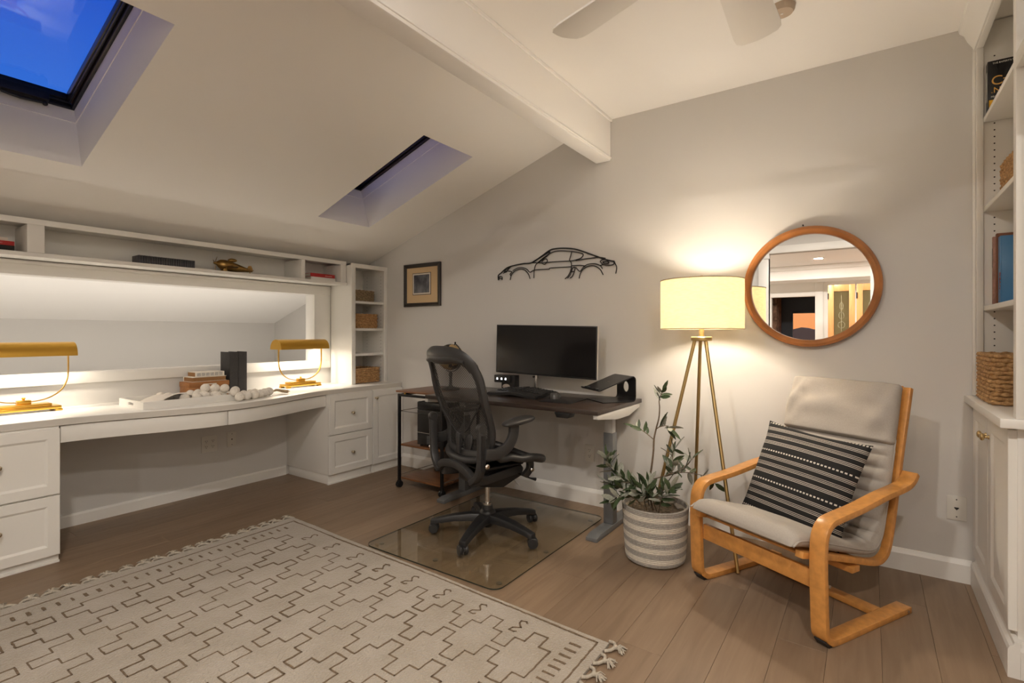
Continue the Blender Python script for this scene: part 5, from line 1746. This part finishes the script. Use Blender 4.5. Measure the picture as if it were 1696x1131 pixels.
for k in range(9):
    x0 = 1.323 + 0.5 * PX + PX * k - 0.0
    if x0 > 3.1: break
    y0 = redge(x0) - 0.075
    mb = MB()
    line_strip(mb, [(x0 + 0.020, y0 - 0.010), (x0 + 0.010, y0), (x0 - 0.012, y0 - 0.006), (x0 - 0.010, y0 - 0.022), (x0 + 0.014, y0 - 0.048), (x0 - 0.016, y0 - 0.066), (x0 - 0.020, y0 - 0.086), (x0 + 0.004, y0 - 0.088), (x0 + 0.012, y0 - 0.080)], 0.007)
    mb.build('squiggle', M_RUGLINE, t)
# tassels: knotted loop cord and a tuft
def tassel_mesh(seed):
    r_ = random.Random(seed)
    m = MB()
    m.tube(smoothline([(0.0, -0.034, 0.006), (0.020, -0.026, 0.010), (0.030, -0.008, 0.011), (0.032, 0.0, 0.011)], 3), 0.0065, 7)
    m.tube(smoothline([(0.0, 0.034, 0.006), (0.020, 0.026, 0.010), (0.030, 0.008, 0.011), (0.032, 0.0, 0.011)], 3), 0.0065, 7)
    m.sphere((0.034, 0, 0.011), (0.010, 0.011, 0.0095), 10, 8)
    for k in range(22):
        a = r_.uniform(-0.75, 0.75)
        L = r_.uniform(0.026, 0.044)
        m.tube([(0.037, 0.004 * a, 0.012), (0.037 + L * 0.5 * math.cos(a), L * 0.5 * math.sin(a) + r_.uniform(-0.003, 0.003), 0.013 + r_.uniform(-0.003, 0.008)), (0.037 + L * math.cos(a * 1.25), L * math.sin(a * 1.25), 0.0035 + r_.uniform(0, 0.006))], [0.0024, 0.0024, 0.0016], 5)
    return m
tm = []
for sd in range(3):
    tm.append(tassel_mesh(sd + 20))
tme = [None, None, None]
def tassel(x_, y_, flip, k):
    if tme[k] is None:
        o = tm[k].build('tassel', M_FRINGE, t, smooth=60)
        tme[k] = o.data
    else:
        o = D.objects.new('tassel', tme[k])
        COL.objects.link(o)
        o.parent = t
    o.location = (x_ - ox, y_ - oy, 0)
    o.rotation_euler = (0, 0, (math.pi if flip else 0) + rg.uniform(-0.35, 0.35))
y = redge(1.04) - 0.03
k = 0
while y > -3.2:
    tassel(RX0_ + 0.004, y, True, k % 3)
    y -= 0.074
    k += 1
y = redge(3.318) - 0.012
while y > -3.2:
    tassel(RX1_ - 0.004, y, False, k % 3)
    y -= 0.092
    k += 1

# ================================================================== PLANT IN A STRIPED BASKET
PCX, PCY = 3.195, -0.600
t = thing('rope_basket', 'round cream and grey striped rope basket holding the olive plant', 'basket', (PCX, PCY, 0))
NB, CO = 11, 3
HBK = 0.300
def brad(z): return 0.150 + 0.022 * (z / HBK) ** 0.6 - (0.018 * (1 - z / 0.02) ** 2 if z < 0.02 else 0)
for k in range(NB):
    z0 = HBK * k / NB
    prof = []
    for q in range(CO * 4 + 1):
        z = z0 + HBK / NB * q / (CO * 4)
        prof.append((brad(z) + 0.0035 * abs(math.sin(math.pi * q / 4)), z))
    prof += [(brad(z0 + HBK / NB) - 0.008, z0 + HBK / NB), (brad(z0) - 0.008, z0)]
    prof.append(prof[0])
    MB().lathe(prof, n=56, capa=False, capb=False).build('rope_band', M_ROPE2 if k % 2 == 0 else M_ROPE1, t, smooth=60)
MB().lathe([(0.135, 0.001), (0.135, 0.012)], n=40).build('bottom', M_ROPE2, t)

pl = thing('olive_plant', 'small leafy olive tree with silvery green leaves in the striped basket', 'plant', (PCX, PCY, 0.012))
def soil(u, v):
    a = 2 * math.pi * u
    r_ = 0.156 * v
    return (r_ * math.cos(a), r_ * math.sin(a), 0.250 + 0.010 * math.sin(5 * a) * v + 0.012 * math.sin(11 * a + 7 * v) * v - 0.004)
so = MB().grid(soil, 36, 8, closed_u=True)
so.build('soil', M_SOIL, pl, smooth=60)
BR = {'main': [(3.190, -0.60, 0.24), (3.155, -0.6, 0.388), (3.173, -0.6, 0.475), (3.185, -0.6, 0.571), (3.189, -0.6, 0.645), (3.201, -0.6, 0.703), (3.216, -0.6, 0.762), (3.22, -0.6, 0.82), (3.218, -0.6, 0.861), (3.237, -0.6, 0.909)],
 'l1': [(3.188, -0.6, 0.643), (3.144, -0.6, 0.673), (3.105, -0.6, 0.693), (3.078, -0.6, 0.701)],
 'r1': [(3.201, -0.605, 0.702), (3.231, -0.62, 0.72), (3.262, -0.62, 0.728), (3.282, -0.62, 0.715)],
 'r2': [(3.165, -0.60, 0.419), (3.234, -0.61, 0.45), (3.286, -0.62, 0.479), (3.301, -0.62, 0.522), (3.296, -0.62, 0.581), (3.311, -0.62, 0.614)],
 'r3': [(3.27, -0.615, 0.470), (3.320, -0.63, 0.495), (3.354, -0.60, 0.521), (3.385, -0.56, 0.560)],
 'r4': [(3.25, -0.62, 0.455), (3.32, -0.56, 0.475), (3.375, -0.52, 0.470), (3.43, -0.49, 0.455), (3.475, -0.47, 0.42)],
 'l2': [(3.185, -0.62, 0.30), (3.181, -0.68, 0.376), (3.122, -0.69, 0.400), (3.057, -0.7, 0.430), (3.001, -0.7, 0.465), (2.967, -0.7, 0.500), (2.956, -0.7, 0.533)],
 'l3': [(3.183, -0.66, 0.30), (3.183, -0.70, 0.362), (3.119, -0.72, 0.378), (3.043, -0.72, 0.385), (2.976, -0.72, 0.402)],
 'l4': [(3.16, -0.66, 0.28), (3.12, -0.72, 0.345), (3.06, -0.755, 0.35), (3.02, -0.765, 0.33)],
 'c1': [(3.208, -0.60, 0.25), (3.208, -0.66, 0.335), (3.255, -0.66, 0.385), (3.280, -0.66, 0.430)],
 'c2': [(3.16, -0.62, 0.25), (3.165, -0.69, 0.345), (3.181, -0.7, 0.39), (3.196, -0.7, 0.425)],
 'r5': [(3.22, -0.62, 0.25), (3.258, -0.68, 0.355), (3.290, -0.69, 0.391), (3.310, -0.69, 0.426)]}
LEAF = {'main': (8, 9, 0.068), 'l1': (1, 6, 0.066), 'r1': (1, 9, 0.078), 'r2': (2, 16, 0.080), 'r3': (1, 9, 0.075), 'r4': (1, 11, 0.072), 'l2': (2, 54, 0.074), 'l3': (1, 40, 0.078), 'l4': (1, 22, 0.076), 'c1': (1, 14, 0.085), 'c2': (1, 12, 0.082), 'r5': (1, 13, 0.082)}
base = Vector((PCX, PCY, 0.012))
def leaf_mesh(seed):
    m = MB()
    prof = [(0, 0.02), (0.16, 0.12), (0.40, 0.175), (0.68, 0.145), (0.90, 0.06), (1.0, 0.004)]
    vs, fs = [], []
    for s, w in prof:
        zz = 0.16 * s * s * (1 if seed % 2 else -0.6)
        vs += [(s, -w, zz + 0.03), (s, 0, zz), (s, w, zz + 0.03)]
    for i in range(len(prof) - 1):
        fs += [(i * 3, i * 3 + 1, i * 3 + 4, i * 3 + 3), (i * 3 + 1, i * 3 + 2, i * 3 + 5, i * 3 + 4)]
    # thickness
    n_ = len(vs)
    vs += [(a, b, c - 0.012) for a, b, c in vs]
    fs += [tuple(n_ + q for q in reversed(f)) for f in fs]
    m.add(vs, fs)
    return m
leaf_data = {}
rl = random.Random(42)
def add_leaf(p, d, L):
    k = (rl.randrange(2), 'b' if rl.random() < (0.62 if p.x < 3.09 else 0.3) else 'a')
    if k not in leaf_data:
        o = leaf_mesh(k[0]).build('leaf', M_LEAF if k[1] == 'a' else M_LEAF2, pl, smooth=60)
        leaf_data[k] = o.data
    else:
        o = D.objects.new('leaf', leaf_data[k])
        COL.objects.link(o)
        o.parent = pl
    o.location = p - base
    o.rotation_mode = 'QUATERNION'
    q = Vector(d).normalized().to_track_quat('X', 'Z')
    from mathutils import Quaternion
    o.rotation_quaternion = q @ Quaternion((1, 0, 0), rl.uniform(-1.2, 1.2))
    o.scale = (L, L * rl.uniform(0.85, 1.15), L)
for nme, pts in BR.items():
    sm_ = smoothline(pts, 5)
    n_ = len(sm_)
    r0 = 0.0065 if nme == 'main' else 0.003
    MB().tube([p - base for p in sm_], [r0 * (1 - 0.65 * k / n_) for k in range(n_)], 8).build('branch' if nme != 'main' else 'trunk', M_STEM, pl, smooth=60)
    start, cnt, L = LEAF[nme]
    s0 = int(start * 5) if nme == 'main' else int(start * n_ / (len(pts) + 1))
    for k in range(cnt):
        i = min(n_ - 2, s0 + int((n_ - 1 - s0) * (k + 0.5) / cnt))
        p = sm_[i]
        tg = (sm_[i + 1] - sm_[max(0, i - 1)]).normalized()
        rv = Vector((rl.uniform(-1, 1), rl.uniform(-1, 1), rl.uniform(-0.5, 0.9)))
        sd_ = (rv - tg * rv.dot(tg)).normalized()
        add_leaf(p, tg * rl.uniform(0.3, 0.9) + sd_, L * rl.uniform(0.75, 1.2))
    add_leaf(sm_[-1], (sm_[-1] - sm_[-3]).normalized(), L)

# ================================================================== BENTWOOD ARMCHAIR
AO = (3.717, -0.867, 0)
AR = math.radians(-28.4)
t = thing('armchair', 'honey bentwood lounge armchair with a grey ribbed cushion', 'armchair', AO, AR)
SXF = 0.308
side = [(0.605, 0.0135), (0.30, 0.0135), (0.085, 0.0135), (0.040, 0.022), (0.014, 0.050), (0.008, 0.10), (0.004, 0.20), (0.0, 0.32), (0.004, 0.405), (0.018, 0.448), (0.050, 0.476), (0.10, 0.486), (0.25, 0.502), (0.42, 0.528), (0.53, 0.540), (0.595, 0.550), (0.635, 0.568), (0.662, 0.596)]
for sx in (-1, 1):
    pts = smoothline([(sx * SXF, a, b) for a, b in side], 5)
    f = MB().strip(pts, (1, 0, 0), 0.062, 0.025).build('side_frame', M_BIRCH, t, bevel=0.003)
    MB().prism([(0.028, 0.0), (0.062, 0.0), (0.062, 0.004), (0.034, 0.016), (0.010, 0.030), (0.008, 0.024)], 'x', sx * SXF - 0.024, sx * SXF + 0.024).build('foot_pad', M_BLACK, t)
    for (yy, zz) in ((0.575, 0.0135), (0.018, 0.245)):
        MB().lathe([(0.006, 0), (0.006, 0.003)], c=((sx * SXF + 0.031) if sx > 0 else (sx * SXF - 0.034), yy, zz), n=12, axis='x').build('bolt', M_CHROME, t)
    rail = [(-0.045, 0.352), (0.10, 0.318), (0.26, 0.275), (0.40, 0.235), (0.475, 0.220), (0.525, 0.228), (0.560, 0.262), (0.592, 0.36), (0.630, 0.52), (0.672, 0.70), (0.712, 0.85), (0.742, 0.968)]
    MB().strip(smoothline([(sx * 0.258, a, b) for a, b in rail], 5), (1, 0, 0), 0.034, 0.026).build('seat_rail', M_BIRCH, t, bevel=0.003)
MB().box(-SXF + 0.031, SXF - 0.031, 0.0125, 0.0335, 0.212, 0.285).build('front_stretcher', M_BIRCH, t, bevel=0.003)
MB().box(-SXF + 0.031, SXF - 0.031, 0.420, 0.480, 0.003, 0.026).build('rear_stretcher', M_BIRCH, t, bevel=0.003)
MB().box(-SXF + 0.031, SXF - 0.031, 0.275, 0.330, 0.214, 0.240).build('seat_beam', M_BIRCH, t, bevel=0.003)
for yy, zz in ((0.02, 0.330), (0.14, 0.300), (0.24, 0.274), (0.34, 0.246)):
    MB().box(-0.241, 0.241, yy - 0.025, yy + 0.025, zz, zz + 0.010).build('seat_slat', M_BIRCH, t, bevel=0.002)
for yy, zz in ((0.615, 0.50), (0.655, 0.67), (0.700, 0.84), (0.735, 0.95)):
    MB().box(-0.241, 0.241, yy - 0.006, yy + 0.006, zz - 0.025, zz + 0.025).build('back_slat', M_BIRCH, t, bevel=0.002)

def cushion(name, path, tf, wf, ribs=None, nv=90, puff=None):
    P = smoothline([(0, a, b) for a, b in path], 12)
    L = [0]
    for a, b in zip(P[:-1], P[1:]): L.append(L[-1] + (b - a).length)
    def at(s):
        s *= L[-1]
        for i in range(len(L) - 1):
            if L[i + 1] >= s or i == len(L) - 2:
                f = (s - L[i]) / max(1e-9, L[i + 1] - L[i])
                tg = (P[i + 1] - P[i]).normalized()
                return P[i].lerp(P[i + 1], f), tg
    def fn(u, v):
        c, tg = at(v)
        c2, tg2 = at(min(1, v + 0.02)); c3, tg3 = at(max(0, v - 0.02))
        tg = (tg2 + tg3 + tg).normalized()
        nn = Vector((1, 0, 0)).cross(tg)
        a = 2 * math.pi * u
        ca, sa = math.cos(a), math.sin(a)
        xx = math.copysign(abs(ca) ** 0.35, ca)
        zz = math.copysign(abs(sa) ** 0.75, sa)
        end = min(v, 1 - v)
        ef = min(1.0, (end / 0.045)) ** 0.5 if end < 0.045 else 1.0
        T = tf(v) * ef
        if ribs and zz > 0: T *= 1 + ribs(v) * (1 - abs(xx) ** 6)
        if puff and zz > 0: T *= puff(xx, v)
        W = wf(v) * (0.94 + 0.06 * ef)
        p = c + Vector((1, 0, 0)) * (xx * W) + nn * (zz * T)
        return tuple(p)
    m = MB().grid(fn, 44, nv, closed_u=True)
    m.f.append(tuple(range(43, -1, -1)))
    m.f.append(tuple(nv * 44 + q for q in range(44)))
    return m.build(name, M_CUSH, t, smooth=70)
path_lo = [(-0.085, 0.385), (-0.04, 0.398), (0.06, 0.378), (0.20, 0.338), (0.34, 0.296), (0.42, 0.276), (0.475, 0.276), (0.520, 0.318), (0.548, 0.40), (0.578, 0.52), (0.612, 0.66), (0.630, 0.735)]
def rib(v):
    return 0.75 * abs(math.sin((v - 0.55) * 58)) ** 0.7 - 0.30 if v > 0.50 else 0.10 * math.sin(v * 30)
cushion('seat_cushion', path_lo, lambda v: 0.034 + 0.004 * math.sin(v * 9), lambda v: 0.264, ribs=rib, nv=220,
        puff=lambda x, v: 1 + 0.10 * math.sin(x * 9 + v * 25) * (1 - x * x))
path_hi = [(0.612, 0.715), (0.632, 0.79), (0.655, 0.87), (0.680, 0.945), (0.697, 0.985)]
cushion('head_cushion', path_hi, lambda v: 0.042 + 0.014 * math.sin(math.pi * v), lambda v: 0.266 - 0.010 * v, nv=70,
        puff=lambda x, v: 1 + 0.14 * math.sin(x * 7 + 5 * v + 1.5 * math.sin(v * 9)) * math.sin(math.pi * v) + 0.10 * math.sin(x * 15 - 9 * v) + 0.10 * math.sin(14 * v + 6 * x * x + 2 * math.sin(5 * x)))
# piping along the front edge of the seat cushion
pp = []
for sx in (-1, 1):
    MB().tube(smoothline([(sx * 0.262, a, b + 0.004) for a, b in path_lo], 6), 0.004, 6).build('piping', M_CUSH, t, smooth=60)

# striped pillow
def pillow_mat():
    m = D.materials.new('black_striped_weave')
    m.use_nodes = True
    n, l = m.node_tree.nodes, m.node_tree.links
    b = n['Principled BSDF']
    b.inputs['Roughness'].default_value = 0.9
    tc = n.new('ShaderNodeTexCoord')
    sp = n.new('ShaderNodeSeparateXYZ')
    l.new(tc.outputs['Object'], sp.inputs[0])
    P = 0.148
    ad = n.new('ShaderNodeMath'); ad.operation = 'ADD'; ad.inputs[1].default_value = 10 * P + 0.052
    l.new(sp.outputs['Y'], ad.inputs[0])
    md = n.new('ShaderNodeMath'); md.operation = 'MODULO'; md.inputs[1].default_value = P
    l.new(ad.outputs[0], md.inputs[0])
    dv = n.new('ShaderNodeMath'); dv.operation = 'DIVIDE'; dv.inputs[1].default_value = P
    l.new(md.outputs[0], dv.inputs[0])
    r = n.new('ShaderNodeValToRGB')
    r.color_ramp.interpolation = 'CONSTANT'
    els = r.color_ramp.elements
    els[0].position = 0.0; els[0].color = (0, 0, 0, 1)
    els[1].position = 0.20; els[1].color = (1, 1, 1, 1)
    def st(p, c):
        e = els.new(p); e.color = (c, c, c, 1)
    st(0.20 + 0.018, 0)
    for g0 in (0.20, 0.455, 0.70):
        for k in range(3):
            if not (g0 == 0.20 and k == 0):
                st(g0 + k * 0.046, 0.8)
                st(g0 + k * 0.046 + 0.018, 0)
    l.new(dv.outputs[0], r.inputs[0])
    # dotted line in the band 0.94..1.0
    g1 = n.new('ShaderNodeMath'); g1.operation = 'GREATER_THAN'; g1.inputs[1].default_value = 0.95
    l.new(dv.outputs[0], g1.inputs[0])
    mx = n.new('ShaderNodeMath'); mx.operation = 'MULTIPLY'; mx.inputs[1].default_value = 2 * math.pi / 0.0155
    l.new(sp.outputs['X'], mx.inputs[0])
    sn = n.new('ShaderNodeMath'); sn.operation = 'SINE'
    l.new(mx.outputs[0], sn.inputs[0])
    g2 = n.new('ShaderNodeMath'); g2.operation = 'GREATER_THAN'; g2.inputs[1].default_value = -0.25
    l.new(sn.outputs[0], g2.inputs[0])
    ml = n.new('ShaderNodeMath'); ml.operation = 'MULTIPLY'
    l.new(g1.outputs[0], ml.inputs[0]); l.new(g2.outputs[0], ml.inputs[1])
    mxx = n.new('ShaderNodeMath'); mxx.operation = 'MAXIMUM'
    l.new(r.outputs[0], mxx.inputs[0]); l.new(ml.outputs[0], mxx.inputs[1])
    mc = n.new('ShaderNodeMix'); mc.data_type = 'RGBA'
    mc.inputs[6].default_value = (0.010, 0.0095, 0.010, 1)
    mc.inputs[7].default_value = (0.60, 0.56, 0.50, 1)
    l.new(mxx.outputs[0], mc.inputs[0])
    l.new(mc.outputs[2], b.inputs['Base Color'])
    return m
def pil(u, v, s):
    x_, y_ = -1 + 2 * u, -1 + 2 * v
    fx = (1 - abs(x_) ** 2.6) ** 0.62 if abs(x_) < 1 else 0
    fy = (1 - abs(y_) ** 2.6) ** 0.62 if abs(y_) < 1 else 0
    pinx = 1 - 0.07 * (1 - y_ * y_) * abs(x_) ** 3
    piny = 1 - 0.07 * (1 - x_ * x_) * abs(y_) ** 3
    z = s * 0.082 * fx * fy * (1 + 0.06 * math.sin(5 * x_ + 3 * y_))
    return (0.256 * x_ * pinx, 0.250 * y_ * piny, z)
pm = MB()
pm.grid(lambda u, v: pil(u, v, 1), 30, 30)
pm.grid(lambda u, v: pil(u, v, -1), 30, 30)
pw_ = pm.build('throw_pillow', pillow_mat(), smooth=70)
bmx = bmesh.new(); bmx.from_mesh(pw_.data); bmesh.ops.remove_doubles(bmx, verts=bmx.verts, dist=0.0004); bmesh.ops.recalc_face_normals(bmx, faces=bmx.faces); bmx.to_mesh(pw_.data); bmx.free()
tag(pw_, 'square black throw pillow with white stripes and dotted lines on the armchair', 'pillow')
Ma = Matrix.Translation(AO) @ Matrix.Rotation(AR, 4, 'Z')
roll = math.radians(-4)
X_ = Vector((math.cos(roll), 0.0, math.sin(roll)))
Yd = Vector((0.0, 0.40, 0.917))
Yd = (Yd - X_ * Yd.dot(X_)).normalized()
pw_.matrix_world = Ma @ axes((-0.030, 0.395, 0.510), X_, Yd)

# ================================================================== CEILING FAN AND DETECTOR
t = thing('ceiling_fan', 'white ceiling fan with broad rounded blades at the upper edge', 'fan', (3.79, -1.75, 2.40))
for k in range(5):
    a = math.radians(90 + 72 * k)
    Mk = Matrix.Rotation(a, 4, 'Z') @ Matrix.Rotation(math.radians(-9), 4, 'X')
    out = [(0.16, -0.055), (0.30, -0.070), (0.60, -0.085), (0.640, -0.082), (0.662, -0.066), (0.672, -0.03), (0.676, 0.0), (0.672, 0.03), (0.662, 0.066), (0.640, 0.082), (0.60, 0.085), (0.30, 0.070), (0.16, 0.055)]
    MB(Mk).prism(out, 'z', -0.004, 0.004).build('blade', mat('fan_white', (0.80, 0.78, 0.745), 0.5), t, bevel=0.0015)
    MB(Matrix.Rotation(a, 4, 'Z')).box(0.09, 0.20, -0.022, 0.022, 0.004, 0.012).build('blade_iron', M_WHITE, t, bevel=0.002)
MB().lathe([(0.03, -0.05), (0.085, -0.045), (0.115, -0.015), (0.118, 0.04), (0.095, 0.085), (0.03, 0.10)], n=36).build('motor', M_WHITE, t, smooth=35)
MB().lathe([(0.012, 0.10), (0.012, 0.26)], n=14).build('rod', M_WHITE, t, smooth=50)
MB().lathe([(0.025, 0.24), (0.06, 0.27), (0.07, 0.3095)], n=28).build('canopy', M_WHITE, t, smooth=40)
t = thing('smoke_detector', 'small tan round detector on the flat ceiling beside a fan blade', 'detector', (3.822, -0.700, ZFL))
MB().lathe([(0.02, -0.030), (0.045, -0.028), (0.052, -0.018), (0.055, 0.0)], n=32).build('cover', mat('aged_plastic', (0.50, 0.40, 0.30), 0.5), t, smooth=40)
MB().lathe([(0.006, -0.0315), (0.006, -0.0300)], n=12).build('test_button', M_WHITE, t)
